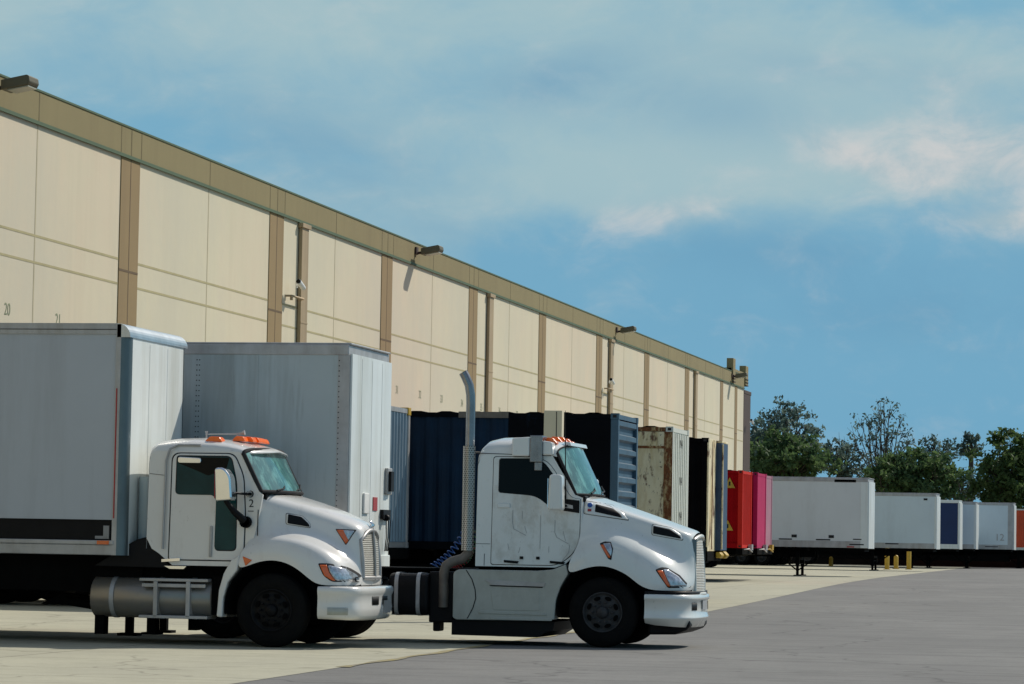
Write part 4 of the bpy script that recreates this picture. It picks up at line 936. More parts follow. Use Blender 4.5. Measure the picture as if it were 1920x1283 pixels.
def van_trailer(label, Xf, Yn, zt=4.3, zb=1.25, wd=2.6, rear=-27.5, side="van_white_clean", front="van_front", post="aluminium_dull", rail="aluminium_dull", group="white van trailers at the docks", post_w=.1, landing=True, gear_x=2.5, rivets=False, name="semi_trailer", marks=(), seams=1.22, cat="trailer"):
    zgr = zg(Yn); root = empty(name, (Xf, Yn, zgr), label, cat, group)
    w = MB(); w.box(rear, Xf - post_w, Yn + .012, Yn + wd - .012, zb + .28, zt - .18, 0)
    n = int((Xf - rear) / seams)
    w.build("side_panel", side, root)
    w = MB()
    for k in range(1, n): x = Xf - k * seams - post_w; w.box(x - .02, x + .02, Yn + .006, Yn + .0119, zb + .28, zt - .18)
    w.build("panel_seam", side, root)
    w = MB(); w.box(rear, Xf - post_w, Yn, Yn + wd, zb, zb + .28); w.build("bottom_rail", rail, root, bevel=.01)
    w = MB(); w.box(rear, Xf - .05, Yn - .004, Yn + wd + .004, zt - .18, zt - .03); w.box(rear, Xf - .02, Yn + .03, Yn + wd - .03, zt - .03, zt); w.build("top_rail", rail, root, bevel=.012)
    for yy in (Yn, Yn + wd):
        s = 1 if yy == Yn else -1
        w = MB(); w.box(Xf - post_w, Xf - .03, yy, yy + s * .09, zb, zt - .18)
        if rivets and s == 1:
            z = zb + .1
            while z < zt - .25:
                w.box(Xf - post_w + .012, Xf - post_w + .028, yy - .006, yy, z, z + .016, 1)
                w.box(Xf - 2.35, Xf - 2.334, yy + .006, yy + .012, z, z + .016, 1)
                w.box(Xf - 2.31, Xf - 2.294, yy + .006, yy + .012, z, z + .016, 1); z += .075
        w.build("corner_post", [post, "seam"], root, bevel=.015)
    w = MB(); w.box(Xf - .03, Xf, Yn + .03, Yn + wd - .03, zb - .02, zt - .16)
    for k in range(1, 4): w.box(Xf, Xf + .004, Yn + k * wd / 4 - .012, Yn + k * wd / 4 + .012, zb, zt - .2)
    w.build("front_wall", front, root, bevel=.008)
    w = MB()
    for (dx, z0, z1, ln, mi) in marks: w.box(Xf - dx - ln, Xf - dx, Yn - .004, Yn + .009, z0, z1, mi)
    if marks: w.build("side_marking", ["seam", "red_plastic"], root)
    undercarriage(root, Xf, Yn, wd, zb, zgr, rear, landing, gear_x)
    return root

def corr(s, x0, x1, y, z0, z1, out=-1, per=.278, dep=.036, mi=0):
    """trapezoid corrugated sheet in a plane of constant Y"""
    pts = []; x = x0
    while x < x1:
        for dx, d in ((0, 0), (.07, 0), (.139, 1), (.209, 1)):
            if x + dx <= x1: pts.append((x + dx, y - out * dep * d))
        x += per
    pts.append((x1, y))
    s.grid([[(a, b, z) for a, b in pts] for z in (z0, z1)], mi, sm=False)
def corr_front(s, x, y0, y1, z0, z1, per=.25, dep=.04, mi=0):
    pts = []; y = y0
    while y < y1:
        for dy, d in ((0, 0), (per * .28, 0), (per * .5, 1), (per * .78, 1)):
            if y + dy <= y1: pts.append((x - dep * d, y + dy))
        y += per
    pts.append((x, y1))
    s.grid([[(a, b, z) for a, b in pts] for z in (z0, z1)], mi, sm=False)
def corr_h(s, x, y0, y1, z0, z1, n, dep=.06, mi=0):
    pts = []; h = (z1 - z0) / n
    for k in range(n):
        z = z0 + k * h; pts += [(x - dep, z), (x - dep, z + h * .42), (x, z + h * .58), (x, z + h * .9)]
    pts.append((x - dep, z1))
    s.grid([[(a, y, z) for a, z in pts] for y in (y0, y1)], mi, sm=False)

def container(label, Xf, Yn, zt, zb=1.25, L=12.19, wd=2.44, side="box_blue", front="box_blue_front", style="v", edge=None, frontpost=None, group="shipping containers on chassis", cat="shipping container"):
    zgr = zg(Yn); root = empty("shipping_container", (Xf, Yn, zb), label, cat, group)
    x0 = Xf - L; edge = edge or side; frontpost = frontpost or front
    w = MB(); corr(w, x0 + .1, Xf - .12, Yn + .03, zb + .15, zt - .1); corr(w, x0 + .1, Xf - .12, Yn + wd - .03, zb + .15, zt - .1, 1); w.build("side_wall", side, root)
    w = MB(); w.box(x0 + .02, Xf - .05, Yn + .04, Yn + wd - .04, zt - .06, zt - .015)
    # wavy roof edge of the pressed roof sheet
    pts = []
    k = 0; x = x0 + .3
    while x < Xf - .3: pts += [(x, zt - .02), (x + .12, zt + .012), (x + .3, zt + .012), (x + .42, zt - .02)]; x += .62
    w.grid([[(a, y, b) for a, b in pts] for y in (Yn + .02, Yn + wd - .02)], sm=False); w.build("roof_panel", edge, root)
    for y in (Yn, Yn + wd - .07):
        w = MB(); w.box(x0 + .17, Xf - .17, y, y + .07, zt - .11, zt - .02); w.build("top_rail", edge, root)
        w = MB(); w.box(x0 + .17, Xf - .17, y, y + .07, zb, zb + .16); w.build("bottom_rail", edge, root)
    for xx in (x0, Xf - .16):
        for y in (Yn, Yn + wd - .14):
            w = MB(); w.box(xx, xx + .16, y + .003, y + .137, zb + .12, zt - .12); w.build("corner_post", [frontpost if xx > x0 else edge], root, bevel=.01)
            for z in (zb, zt - .12):
                w = MB(); w.box(xx - .004, xx + .166, y - .003, y + .145, z, z + .12)
                w.box(xx + .04, xx + .12, y - .006, y - .003, z + .03, z + .09, 1); w.build("corner_casting", [frontpost if xx > x0 else edge, "seam"], root, bevel=.012)
    w = MB()
    if style == "v": corr_front(w, Xf - .02, Yn + .13, Yn + wd - .13, zb + .12, zt - .12)
    elif style == "h": corr_h(w, Xf - .01, Yn + .13, Yn + wd - .13, zb + .12, zt - .12, 9, .07)
    elif style == "ribs":
        w.box(Xf - .06, Xf - .03, Yn + .13, Yn + wd - .13, zb + .1, zt - .1)
        for k in range(8): y = Yn + .2 + k * .27; w.box(Xf - .031, Xf + .005, y, y + .13, zb + .14, zt - .14)
    else: w.box(Xf - .05, Xf - .02, Yn + .13, Yn + wd - .13, zb + .1, zt - .1)
    w.build("end_wall", front, root)
    w = MB(); w.box(Xf - .1, Xf - .012, Yn + .14, Yn + wd - .14, zt - .115, zt - .02); w.box(Xf - .1, Xf - .012, Yn + .14, Yn + wd - .14, zb + .005, zb + .115); w.build("header_beam", frontpost, root)
    return root

def chassis(label, Xf, Yn, zt=1.25, wd=2.44, rear=-26.8, gear_x=2.6, nose="black_frame", deep=True):
    zgr = zg(Yn); root = empty("container_chassis", (Xf, Yn, zgr), label, "chassis", "container chassis under the boxes")
    zt -= .004; yc = Yn + wd / 2
    w = MB(); w.box(Xf - .22, Xf + .02, Yn, Yn + wd, zt - .22, zt)
    w.build("front_bolster", nose, root, bevel=.02)
    if deep:
        w = MB(); w.box(rear + 3.6, Xf - 3.2, Yn + .25, Yn + wd - .25, zgr + .42, zt - .3); w.build("equipment_box", "black_frame", root, bevel=.03)
        w = MB(); w.prism([(Xf - 3.2, zgr + .55), (Xf - 1.2, zgr + .85), (Xf - .3, zt - .22), (Xf - 3.2, zt - .22)], Yn + .5, Yn + wd - .5); w.build("gooseneck", "black_frame", root)
    undercarriage(root, Xf, Yn, wd, zt, zgr, rear, True, gear_x)
    return root

def corner(px, py, zt):
    p = atZ(px, py, zt); return p.x, p.y
# second white van behind the left truck, coupled to the nearer side of the tractor
Y2 = 44.78
XT = -11.68
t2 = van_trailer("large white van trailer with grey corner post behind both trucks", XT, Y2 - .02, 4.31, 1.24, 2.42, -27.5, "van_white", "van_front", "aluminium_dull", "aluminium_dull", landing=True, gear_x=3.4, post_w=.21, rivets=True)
w = MB(); w.box(XT, XT + .05, Y2 + 2.06, Y2 + 2.34, 2.15, 2.55); w.build("cabinet", "aluminium_dull", t2, bevel=.01)
w = MB(); w.box(XT + .05, XT + .09, Y2 + 2.11, Y2 + 2.29, 2.2, 2.5, 0); w.build("cabinet_window", "black_plastic", t2)
w = MB(); w.box(XT, XT + .06, Y2 + 1.8, Y2 + 2.25, 1.78, 1.92); w.lathe_y([(Y2 + 1.9, .001), (Y2 + 1.9, .05), (Y2 + 2.0, .05)], XT + .06, 1.8, 10)
for k in range(3): w.tube([(XT + .04, Y2 + 1.97 + k * .13, 1.80), (XT + .06, Y2 + 1.97 + k * .13, 1.76), (XT + .06, Y2 + 1.99 + k * .10, 1.5), (XT + .04, Y2 + 2.0 + k * .08, 1.3)], .009, 6)
w.build("gladhand_box", "black_plastic", t2)
w = MB(); w.box(XT, XT + .012, Y2 + 1.35, Y2 + 1.6, 1.9, 2.1); w.build("warning_placard", "red_plastic", t2)
w = MB(); w.box(XT, XT + .03, Y2 + .75, Y2 + 1.05, 1.85, 2.15); w.build("document_holder", "camera_white", t2, bevel=.01)
w = MB(); w.box(XT - .02, XT + .03, Y2 + 1.6, Y2 + 2.36, 1.06, 1.24); w.build("front_bumper_plate", "van_front", t2, bevel=.01)

# containers between the trailers and the far end
p = atZ(770, 766, 4.15); c1 = container("grey container with vertical ribbed front beside the second white trailer", p.x, p.y - 2.44, 4.15, 1.30, side="ribbed_grey", front="ribbed_grey", style="v", edge="aluminium_dull", frontpost="aluminium_dull")
w = MB(); w.box(p.x - .18, p.x + .01, p.y - .2, p.y + .02, 4.0, 4.16); w.build("rusty_casting", "yellow_paint", c1, bevel=.01)
chassis("black chassis under the grey ribbed container", p.x, p.y - 2.44, 1.30)
x, y = corner(1160, 775, 4.12)
c2 = container("long blue corrugated container with horizontally ribbed end, behind the tractor cab", x, y, 4.12, 1.28, side="box_blue", front="box_blue_front", style="h", edge="box_navy", frontpost="box_blue_front")
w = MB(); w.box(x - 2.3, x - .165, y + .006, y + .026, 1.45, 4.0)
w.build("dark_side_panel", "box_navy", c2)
w = MB(); w.box(x - 3.35, x - 2.3, y - .004, y + .02, 4.0, 4.125); w.build("rusty_rail_patch", "rusty_steel", c2)
chassis("black chassis under the long blue container", x, y, 1.28)
x, y = corner(1262, 800, 4.12)
c3 = container("cream rusty container with white ribbed end", x, y, 4.12, 1.28, side="box_cream", front="cream_front", style="ribs", edge="rust", frontpost="cream_front")
w = MB(); w.box(x - 2.6, x - .17, y + .004, y + .03, 1.42, 4.0); w.build("repair_panel", "box_cream", c3)
w = MB(); w.box(x - .2, x - .005, y - .003, y + .004, 1.4, 4.0); w.box(x - 2.6, x - .2, y + .0, y + .004, 3.62, 3.68); w.build("rust_patch", "rust", c3)
w = MB(); w.box(x - 2.55, x - 2.3, y - .004, y + .002, 1.6, 3.1); w.build("rusty_hole", "rusty_steel", c3)
w = MB()
for z in (3.75, 2.9, 2.1): text_mesh(w, "N4", .28, (x + .006, y + 1.2, z), (0, 1, 0), (0, 0, 1))
w.build("stencil_mark", "seam", c3)
chassis("black chassis under the cream rusty container", x, y, 1.28)
x, y = corner(1328, 821, 4.12)
c4 = container("black container with cream and blue doors facing the yard", x, y, 4.12, 1.28, wd=2.44, side="box_black", front="cream_front", style="flat", edge="box_black", frontpost="box_black")
w = MB(); w.box(x - .02, x + .02, y + .0, y + 1.30, 1.3, 4.1); w.box(x + .02, x + .035, y + .62, y + .68, 1.35, 4.05, 1); w.build("door_leaf", ["box_cream", "rust"], c4, bevel=.01)
w = MB(); w.box(x - .01, x + .16, y + 1.30, y + 2.44, 1.32, 4.03, 0); w.box(x + .16, x + .2, y + 1.33, y + 1.40, 1.35, 4.0, 1); w.box(x - .01, x + .165, y + 1.31, y + 2.45, 4.03, 4.08, 1); w.build("door_leaf", ["blue_door", "box_cream"], c4, bevel=.01, label="blue door leaf standing slightly proud")
ch = chassis("black chassis with yellow nose boxes under the black container", x, y, 1.28)
w = MB(); w.prism(rpoly([(x + .04, 1.13), (x + .16, 1.13), (x + .20, 1.2), (x + .14, 1.28), (x + .04, 1.28)], .03), y + 1.3, y + 1.75); w.prism(rpoly([(x + .04, 1.12), (x + .18, 1.12), (x + .24, 1.2), (x + .15, 1.30), (x + .04, 1.30)], .03), y + 1.95, y + 2.4)
w.build("nose_box", "yellow_paint", ch, bevel=.02)
for i, (px, py, zt, sm, fm, lb) in enumerate([(1393, 882, 4.0, "box_red_shaded", "box_red", "bright red container with yellow warning triangles"), (1422, 886, 4.0, "box_magenta_shaded", "box_magenta", "magenta container beside the red one"), (1440, 890, 4.0, "box_mauve", "box_mauve", "dull mauve container between the magenta one and the large white trailer")]):
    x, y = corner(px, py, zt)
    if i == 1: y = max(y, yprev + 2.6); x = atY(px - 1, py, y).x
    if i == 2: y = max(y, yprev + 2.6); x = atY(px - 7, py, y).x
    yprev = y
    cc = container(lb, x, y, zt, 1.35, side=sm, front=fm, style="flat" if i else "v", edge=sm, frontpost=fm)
    if i == 0:
        for (tx, tz) in ((x - .45, 3.55), (x - .5, 2.1)):
            w = MB(); w.prism([(tx - .19, tz - .16), (tx + .19, tz - .16), (tx, tz + .2)], y - .012, y - .004); w.prism([(tx - .03, tz - .08), (tx + .03, tz - .08), (tx + .03, tz + .06), (tx - .03, tz + .06)], y - .016, y - .012, 1); w.build("warning_triangle", ["yellow_paint", "seam"], cc)
    chd = chassis(["black chassis under the red container", "black chassis under the magenta container", "black chassis with a yellow nose under the mauve container"][i], x, y, 1.35)
    w = MB(); w.box(x + .02, x + .14, y + 1.5, y + 1.9, 1.28, 1.48); w.tube([(x + .03, y + .3, 1.3), (x + .2, y + .4, 1.32), (x + .2, y + 1.2, 1.22), (x + .05, y + 1.3, 1.3)], .02, 6); w.build("gladhand", ["aluminium_dull", "aluminium_dull", "yellow_paint"][i], chd)

mk = [(3.2, 1.70, 1.75, .55, 0), (1.6, 1.70, 1.75, .6, 0), (3.0, 1.80, 1.92, .22, 0), (1.45, 1.80, 1.92, .22, 0), (.3, 1.74, 1.78, .35, 0), (.2, 1.52, 1.57, .6, 0), (.55, 4.13, 4.24, .9, 0), (.6, 1.42, 1.47, .3, 1)]
x, y = corner(1630, 896, 4.33)
tw1 = van_trailer("largest white trailer of the far row, with dark dash markings along its bottom rail", x, y, 4.33, 1.40, 2.6, -27.5, "van_white_clean", "van_front", "van_front", post_w=.35, gear_x=3.0, marks=mk, seams=4.6)
x, y = corner(1757, 925, 4.33)
van_trailer("pale white trailer left of the royal blue one", x, y, 4.33, 1.40, 2.6, -27.5, "van_white_cool", "van_front", "van_front", post_w=.12, gear_x=3.4, marks=[(2.0, 1.6, 1.66, .7, 0), (.5, 3.95, 4.05, .2, 0)], seams=40)
x, y = corner(1800, 938, 4.33)
van_trailer("royal blue trailer with white frame", x, y, 4.33, 1.40, 2.6, -27.5, "box_royal", "van_front", "van_front", "van_front", post_w=.12, gear_x=3.0, seams=40, group="white van trailers at the docks")
y = 198.3; p = atY(1831, 941, y)
van_trailer("narrow white trailer mostly hidden behind the rightmost white one", p.x, y, p.z, 1.42, 2.6, -27.5, "van_white_cool", "van_front", "van_front", post_w=.15, gear_x=3.0, seams=40)
y = 202.6; p = atY(1902, 943, y)
van_trailer("rightmost white trailer marked 12, next to the orange container", p.x, y, p.z, 1.42, 2.6, -27.5, "van_white_cool", "van_front", "aluminium_dull", post_w=.4, gear_x=3.0, seams=3.4, marks=[(1.0, 1.55, 1.6, .8, 0), (4.0, 1.6, 1.65, .8, 0)])
w = MB(); text_mesh(w, "12", .6, (p.x - .9, y - .006, 2.15), (1, 0, 0), (0, 0, 1)); w.build("fleet_number", "aluminium_dull", bpy.data.objects["semi_trailer.004"])
y = 212.0; p = atY(1985, 955, y)
container("rusty orange container at the right edge of the photo", p.x, y, p.z, 1.4, side="box_orange", front="box_orange", style="flat", edge="cream_front", frontpost="box_orange")
chassis("black chassis under the orange container", p.x, y, 1.4)

# dark filler wall, added to blacken the gap under the far trailers
root = empty("dark_filler_wall", (-30, 216.5, .2), "added low dark filler wall blackening the gap under the far trailers", "wall")
w = MB(); w.box(-62, -3.0, 216.5, 216.8, 0, 1.55); w.build("wall_face", "shade_dark", root)
w = MB(); w.box(-62, -2.96, 216.44, 216.86, 1.55, 1.62); w.build("coping", "shade_dark", root)
# dock bumper posts
posts = [((1663, 1068), 1.15), ((1680, 1067), .7), ((1704, 1068), 1.1), ((1558, 1062), .5)]
pl = ["tall yellow bollard left of the trailer legs, beneath the second far white trailer", "short yellow bollard in the middle of the three under the far white trailer", "yellow bollard right of the black trailer legs under the far white trailer", "low yellow bollard beneath the largest far white trailer"]
for ((px, py), h), lb in zip(posts, pl):
    q = atZ(px, py, .2)
    root = empty("bollard", (q.x, q.y, .2), lb, "bollard", "yellow bollards near the docks")
    w = MB(); w.tube([(q.x, q.y, .2), (q.x, q.y, .2 + h), (q.x, q.y, .2 + h + .06), (q.x, q.y, .2 + h + .1)], [.13, .13, .1, .02], 16); w.build("post", "yellow_paint", root)
    w = MB(); w.lathe_y([(0, .2)], 0, 0, 3) if False else w.box(q.x - .19, q.x + .19, q.y - .19, q.y + .19, .2, .24); w.build("base_plate", "yellow_paint", root, bevel=.01)
# pale post behind the tractor cab
q = atY(1037, 772, 58.3)
root = empty("steel_post", (q.x, 58.3, 0), "pale beige square post rising behind the tractor cab roof", "post")
w = MB(); w.box(q.x - .17, q.x + .17, 58.3, 58.5, 0, q.z + .02); w.box(q.x + .06, q.x + .075, 58.295, 58.3, .5, q.z, 1); w.build("column", ["wall_cream", "seam"], root, bevel=.01)
w = MB(); w.box(q.x - .3, q.x + .3, 58.1, 58.7, 0, .03); w.build("base_plate", "aluminium_dull", root)
SUN = 4.0; SKY = 0.09; EXPO = 0.02; NISH = 1.0
SKY_LOW = srgb(112, 166, 196); SKY_MID = srgb(124, 173, 197); SKY_DEEP = srgb(105, 156, 187)
CL_VEIL = srgb(162, 190, 197); CL_GREY = srgb(165, 185, 193); CL_WHITE = srgb(206, 205, 204); CL_DOME = (.75, .78, .8)

# ------------------------------------------------------------------ trees
def tree(label, px, top, half, Y, kind="gum", seed=1, low=890, trunk_vis=True, clumps=26, leaves=150, lsz=.17, name="tree", clump_r=(.55, 1.1), dens=1.0, crown_low=None):
    rnd = random.Random(seed)
    T = atY(px, top, Y); rad = abs(atY(px + half, top, Y).x - T.x); lowz = atY(px, low, Y).z
    cx, cy, H = T.x, Y, T.z; g = zg(Y)
    root = empty(name, (cx, cy, g), label, "tree", "trees beyond the yard")
    cl = (crown_low if crown_low is not None else lowz); cz = (H + cl) / 2; hz = (H - cl) / 2
    cs = []; tries = 0
    while len(cs) < clumps and tries < 4000:
        tries += 1
        u = Vector((rnd.uniform(-1, 1), rnd.uniform(-1, 1), rnd.uniform(-1, 1)))
        if u.length > 1 or u.length < .35: continue
        shape = 1 - .35 * max(0, u.z)
        p = Vector((cx + u.x * rad * shape, cy + u.y * rad * .8 * shape, cz + u.z * hz))
        r = rnd.uniform(*clump_r)
        if all((p - q).length > (r + s) * .55 for q, s in cs): cs.append((p, r))
    cs.append((Vector((cx, cy, H - clump_r[0] * .6)), clump_r[0]))
    tw = MB(); th = g + (cl - g) * .9 + .6
    base = Vector((cx + rnd.uniform(-.3, .3), cy, g)); fork = Vector((cx + rnd.uniform(-.3, .3), cy, th))
    tr_r = (.08 + .014 * (H - g)) * (.6 if leaves < 60 else 1)
    tw.tube([base, (base + fork) / 2 + Vector((.12, 0, 0)), fork], [tr_r * 1.4, tr_r * 1.05, tr_r * .85], 10)
    for p, r in cs:
        mid = fork.lerp(p, .5) + Vector((rnd.uniform(-.4, .4), rnd.uniform(-.3, .3), -abs(rnd.gauss(.25, .2)) + .4))
        q1 = fork.lerp(mid, .5) + Vector((rnd.uniform(-.15, .15), 0, .2))
        tw.tube([fork, q1, mid, mid.lerp(p, .6) + Vector((rnd.uniform(-.1, .1), 0, .06)), p], [tr_r * .55, tr_r * .42, tr_r * .3, tr_r * .2, .015], 6)
        for k in range(3):
            e = p + Vector((rnd.gauss(0, 1), rnd.gauss(0, 1), rnd.gauss(0, .8))) * r * .6; tw.tube([mid.lerp(p, .7), e], [.03, .008], 4, caps=False)
    tw.build("trunk", "bark", root)
    lv = MB(); mats = {"gum": "leaf_gum", "green": "leaf_green", "olive": "leaf_olive"}[kind]
    for p, r in cs:
        n = int(leaves * .7 * (r / clump_r[1]) ** 2)
        ax = Vector((rnd.uniform(.8, 1.3), 1, rnd.uniform(.6, 1.0)))
        subs = [p + Vector((rnd.gauss(0, 1) * ax.x, rnd.gauss(0, 1), rnd.gauss(0, 1) * ax.z)) * r * .52 for _ in range(6)]
        for _ in range(n):
            c = rnd.choice(subs); q = c + Vector((rnd.gauss(0, 1), rnd.gauss(0, 1), rnd.gauss(0, .8))) * r * .24
            a = Vector((rnd.uniform(-1, 1), rnd.uniform(-1, 1), rnd.uniform(-1, 1))).normalized(); b = a.cross(Vector((rnd.uniform(-1, 1), rnd.uniform(-1, 1), rnd.uniform(-1, 1)))).normalized()
            s = lsz * rnd.uniform(.6, 1.5)
            lv.add([q - a * s - b * s * .35, q + a * s * .2 - b * s * .5, q + a * s, q + b * s * .5], [(0, 1, 2, 3)])
    lv.build("crown", mats, root)

tree("tall dark gum tree rising just right of the warehouse corner", 1472, 753, 62, 262, "gum", 3, 885, clumps=40, leaves=230, lsz=.17, clump_r=(.6, 1.15))
tree("dark gum leaning beside the corner downspout at the left of the treeline", 1420, 785, 26, 268, "gum", 4, 890, clumps=16, leaves=170, lsz=.16, clump_r=(.5, .9))
tree("round green bushy tree in front of the tall dark gum", 1480, 818, 72, 246, "green", 5, 905, clumps=44, leaves=420, lsz=.19, clump_r=(.8, 1.3))
tree("loose dark tree between the tall dark gum and the sparse tall tree", 1575, 824, 42, 264, "gum", 6, 900, clumps=26, leaves=170, lsz=.16, clump_r=(.5, .9))
tree("tall sparse tree with bare branches showing against the sky", 1658, 748, 80, 262, "gum", 8, 850, clumps=64, leaves=58, lsz=.14, clump_r=(.5, .9), crown_low=5.0)
tree("low green tree behind the gap between the two large white trailers", 1672, 858, 44, 246, "green", 9, 925, clumps=24, leaves=330, lsz=.18, clump_r=(.7, 1.1))
tree("wide dark green tree behind the pale white trailer", 1742, 850, 56, 246, "green", 10, 940, clumps=40, leaves=420, lsz=.19, clump_r=(.8, 1.2))
tree("airy tree with a thin top left of the lone leafy tuft", 1752, 822, 46, 266, "gum", 11, 880, clumps=24, leaves=90, lsz=.15, clump_r=(.45, .8))
tree("slender tree carrying a separate leafy tuft at its top", 1818, 815, 19, 264, "gum", 12, 855, clumps=9, leaves=200, lsz=.15, clump_r=(.45, .75))
tree("thin pale shrub-like tree behind the royal blue trailer", 1806, 878, 44, 258, "gum", 13, 945, clumps=26, leaves=80, lsz=.15, clump_r=(.5, .9))
tree("large olive green tree at the right edge of the photo", 1896, 814, 60, 250, "olive", 14, 965, clumps=64, leaves=430, lsz=.19, clump_r=(.8, 1.3))
tree("dark tree showing behind the left side of the large olive green tree", 1862, 868, 26, 262, "gum", 15, 940, clumps=18, leaves=230, lsz=.17, clump_r=(.6, 1.0))
# low scrub closing the view behind the trailers
rnd = random.Random(99); lv = MB()
for _ in range(24000):
    x = rnd.uniform(-48, 48); h = 3.3 + .8 * math.sin(x * .7) + .6 * math.sin(x * 1.9 + 1)
    q = Vector((x, rnd.uniform(270, 276), rnd.uniform(.2, h)))
    a = Vector((rnd.uniform(-1, 1), rnd.uniform(-1, 1), rnd.uniform(-1, 1))).normalized(); b = a.cross(Vector((0, .3, 1))).normalized(); s = .3 * rnd.uniform(.6, 1.5)
    lv.add([q - a * s, q - b * s * .5, q + a * s, q + b * s * .5], [(0, 1, 2, 3)])
lv.build("scrub", "leaf_green", kind="stuff", label="dense low scrub beyond the yard")

# ------------------------------------------------------------------ sky and sun
SD = Vector((1.0, 1.35, 1.55)).normalized()       # towards the sun
sun = bpy.data.lights.new("sun", "SUN"); sun.energy = SUN; sun.angle = R(.55); sun.color = (1, .93, .82)
so = bpy.data.objects.new("sun", sun); C.objects.link(so); so.rotation_euler = SD.to_track_quat("Z", "Y").to_euler()
wd = bpy.data.worlds.new("World"); bpy.context.scene.world = wd; wd.use_nodes = True
N = wd.node_tree.nodes; L = wd.node_tree.links; bg = N["Background"]
sk = N.new("ShaderNodeTexSky"); sk.sky_type = "NISHITA"; sk.sun_disc = False
sk.sun_elevation = math.asin(SD.z); sk.sun_rotation = math.atan2(SD.x, SD.y); sk.dust_density = 1.0; sk.ozone_density = 2.0
bg.inputs["Strength"].default_value = SKY
tc = N.new("ShaderNodeTexCoord")
def vm(op, a, b=None):
    q = N.new("ShaderNodeVectorMath"); q.operation = op
    for i, v in enumerate((a, b)):
        if v is None: continue
        if isinstance(v, tuple): q.inputs[i].default_value = v
        else: L.new(v, q.inputs[i])
    return q
def mth(op, a, b=0.0, clamp=False):
    q = N.new("ShaderNodeMath"); q.operation = op; q.use_clamp = clamp
    for i, v in enumerate((a, b)):
        if isinstance(v, (int, float)): q.inputs[i].default_value = v
        else: L.new(v, q.inputs[i])
    return q.outputs[0]
def mixc(f, a, b):
    q = N.new("ShaderNodeMix"); q.data_type = "RGBA"
    if isinstance(f, float): q.inputs["Factor"].default_value = f
    else: L.new(f, q.inputs["Factor"])
    for k, v in (("A", a), ("B", b)):
        if isinstance(v, tuple): q.inputs[k].default_value = (*v[:3], 1)
        else: L.new(v, q.inputs[k])
    return q.outputs["Result"]
def mr(v, a, b, c=0.0, d=1.0, smooth=True):
    q = N.new("ShaderNodeMapRange"); q.interpolation_type = "SMOOTHSTEP" if smooth else "LINEAR"
    for i, k in enumerate((a, b, c, d)): q.inputs[i + 1].default_value = k
    L.new(v, q.inputs[0]); return q.outputs[0]
D = tc.outputs["Generated"]
sx = N.new("ShaderNodeSeparateXYZ"); L.new(D, sx.inputs[0])
az = mth("ARCTAN2", sx.outputs["X"], sx.outputs["Y"])      # azimuth, radians clockwise from +Y
el = mth("ARCSINE", sx.outputs["Z"])
cmb = N.new("ShaderNodeCombineXYZ"); L.new(az, cmb.inputs[0]); L.new(el, cmb.inputs[1])
P = cmb.outputs[0]
def noise(scale, loc, det=8, rough=.55, mul=(1, 1, 1), dist=.0):
    mp = N.new("ShaderNodeMapping"); mp.inputs["Location"].default_value = loc; mp.inputs["Scale"].default_value = mul; L.new(P, mp.inputs[0])
    n = N.new("ShaderNodeTexNoise"); n.inputs["Scale"].default_value = scale; n.inputs["Detail"].default_value = det; n.inputs["Roughness"].default_value = rough; n.inputs["Distortion"].default_value = dist
    L.new(mp.outputs[0], n.inputs["Vector"]); return n.outputs["Fac"]
def azel(px, py):
    d = ray(px, py).normalized(); return math.atan2(d.x, d.y), math.asin(d.z)
def blob(px, py, rx, ry, rot=0.0):
    """soft patch of cloud around one bearing and height in the sky"""
    a, e = azel(px, py); k = 1 / F
    da = mth("SUBTRACT", az, a); de = mth("SUBTRACT", el, e)
    c, s = math.cos(rot), math.sin(rot)
    u = mth("ADD", mth("MULTIPLY", da, c), mth("MULTIPLY", de, s)); v = mth("SUBTRACT", mth("MULTIPLY", de, c), mth("MULTIPLY", da, s))
    u = mth("DIVIDE", u, rx * k); v = mth("DIVIDE", v, ry * k)
    r2 = mth("ADD", mth("MULTIPLY", u, u), mth("MULTIPLY", v, v))
    return mth("POWER", 2.718, mth("MULTIPLY", r2, -1.0))
k = 1 / SKY
sc_ = lambda c: tuple(x * k for x in c)
clear = mixc(mr(el, .0, .20), sc_(SKY_LOW), sc_(SKY_MID))
low = mr(el, .24, .55)
nsh = vm("SCALE", sk.outputs[0]); nsh.inputs["Scale"].default_value = NISH
base = mixc(low, clear, nsh.outputs[0])
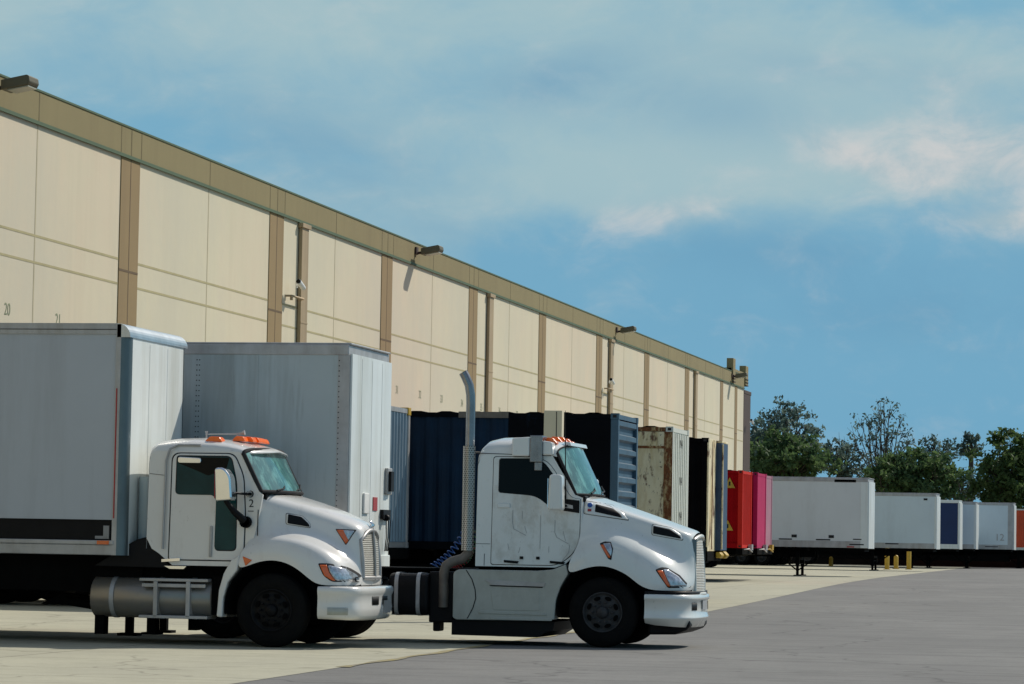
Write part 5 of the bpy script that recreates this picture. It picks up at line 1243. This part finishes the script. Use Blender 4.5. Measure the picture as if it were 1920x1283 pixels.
# broad thin veil: pale patches, from a sum of wide noise and a few placed banks
n1 = noise(9, (.3, .7, 0), 6, .5, (1, 1.9, 1), .3); n2 = noise(34, (1.3, .2, 0), 9, .6, (1, 1.6, 1), .4); n3 = noise(90, (.2, .9, .0), 8, .62, (1, 1.5, 1), .5)
def add(*t):
    o = t[0]
    for q in t[1:]: o = mth("ADD", o, q)
    return o
def sc(v, g): return mth("MULTIPLY", v, g)
nl = noise(15, (.9, .1, 0), 7, .58, (1, 1.7, 1), .6)
veil = add(sc(blob(100, -80, 1000, 420, -.1), .85), sc(blob(1420, 200, 620, 170, .12), .75), sc(blob(1000, 20, 420, 120), .55), sc(blob(1750, 90, 330, 110), .45), sc(blob(1100, 360, 420, 80, .12), .55), sc(blob(1650, 350, 420, 110), .6),
           sc(mth("SUBTRACT", n1, .5), 1.3), sc(mth("SUBTRACT", nl, .5), 1.5), sc(mth("SUBTRACT", n2, .5), .9))
col = mixc(mr(veil, .0, 1.15, 0, .95), base, sc_(CL_VEIL))
deep = mth("MULTIPLY", add(blob(620, 300, 380, 90, -.35), blob(1230, 190, 300, 60, -.1), blob(1480, 470, 460, 55, -.05), blob(1780, 585, 420, 70), sc(blob(1050, 130, 260, 60, .3), .6), sc(blob(1600, 130, 260, 40, -.1), .6)), mr(nl, .33, .62, .25, 1.0))
col = mixc(mth("MULTIPLY", deep, .55, True), col, sc_(SKY_DEEP))
cb_ = add(blob(1830, 300, 240, 85), sc(blob(1900, 415, 120, 32), .9), sc(blob(1240, 402, 190, 34, .18), .62), sc(blob(1600, 292, 130, 26, -.35), .55), sc(blob(1760, 160, 220, 70), .35),
          sc(mth("SUBTRACT", n2, .5), 1.3), sc(mth("SUBTRACT", n3, .5), .45))
col = mixc(mr(cb_, -.05, 1.25, 0, .9), col, mixc(mr(n2, .36, .66), sc_(CL_GREY), sc_(CL_WHITE)))
# scattered cloud over the rest of the dome
hi = mth("MULTIPLY", mr(noise(3.2, (.1, .4, 0), 8, .6, (1, 1.4, 1), .4), .45, .7), mr(el, .25, .5)); col = mixc(mth("MULTIPLY", hi, .7), col, sc_(CL_DOME))
L.new(col, bg.inputs["Color"])

scn = bpy.context.scene
scn.view_settings.view_transform = "Standard"; scn.view_settings.look = "None"; scn.view_settings.exposure = EXPO; scn.view_settings.gamma = 1
scn.cycles.max_bounces = 6; scn.cycles.use_denoising = True; scn.render.film_transparent = False
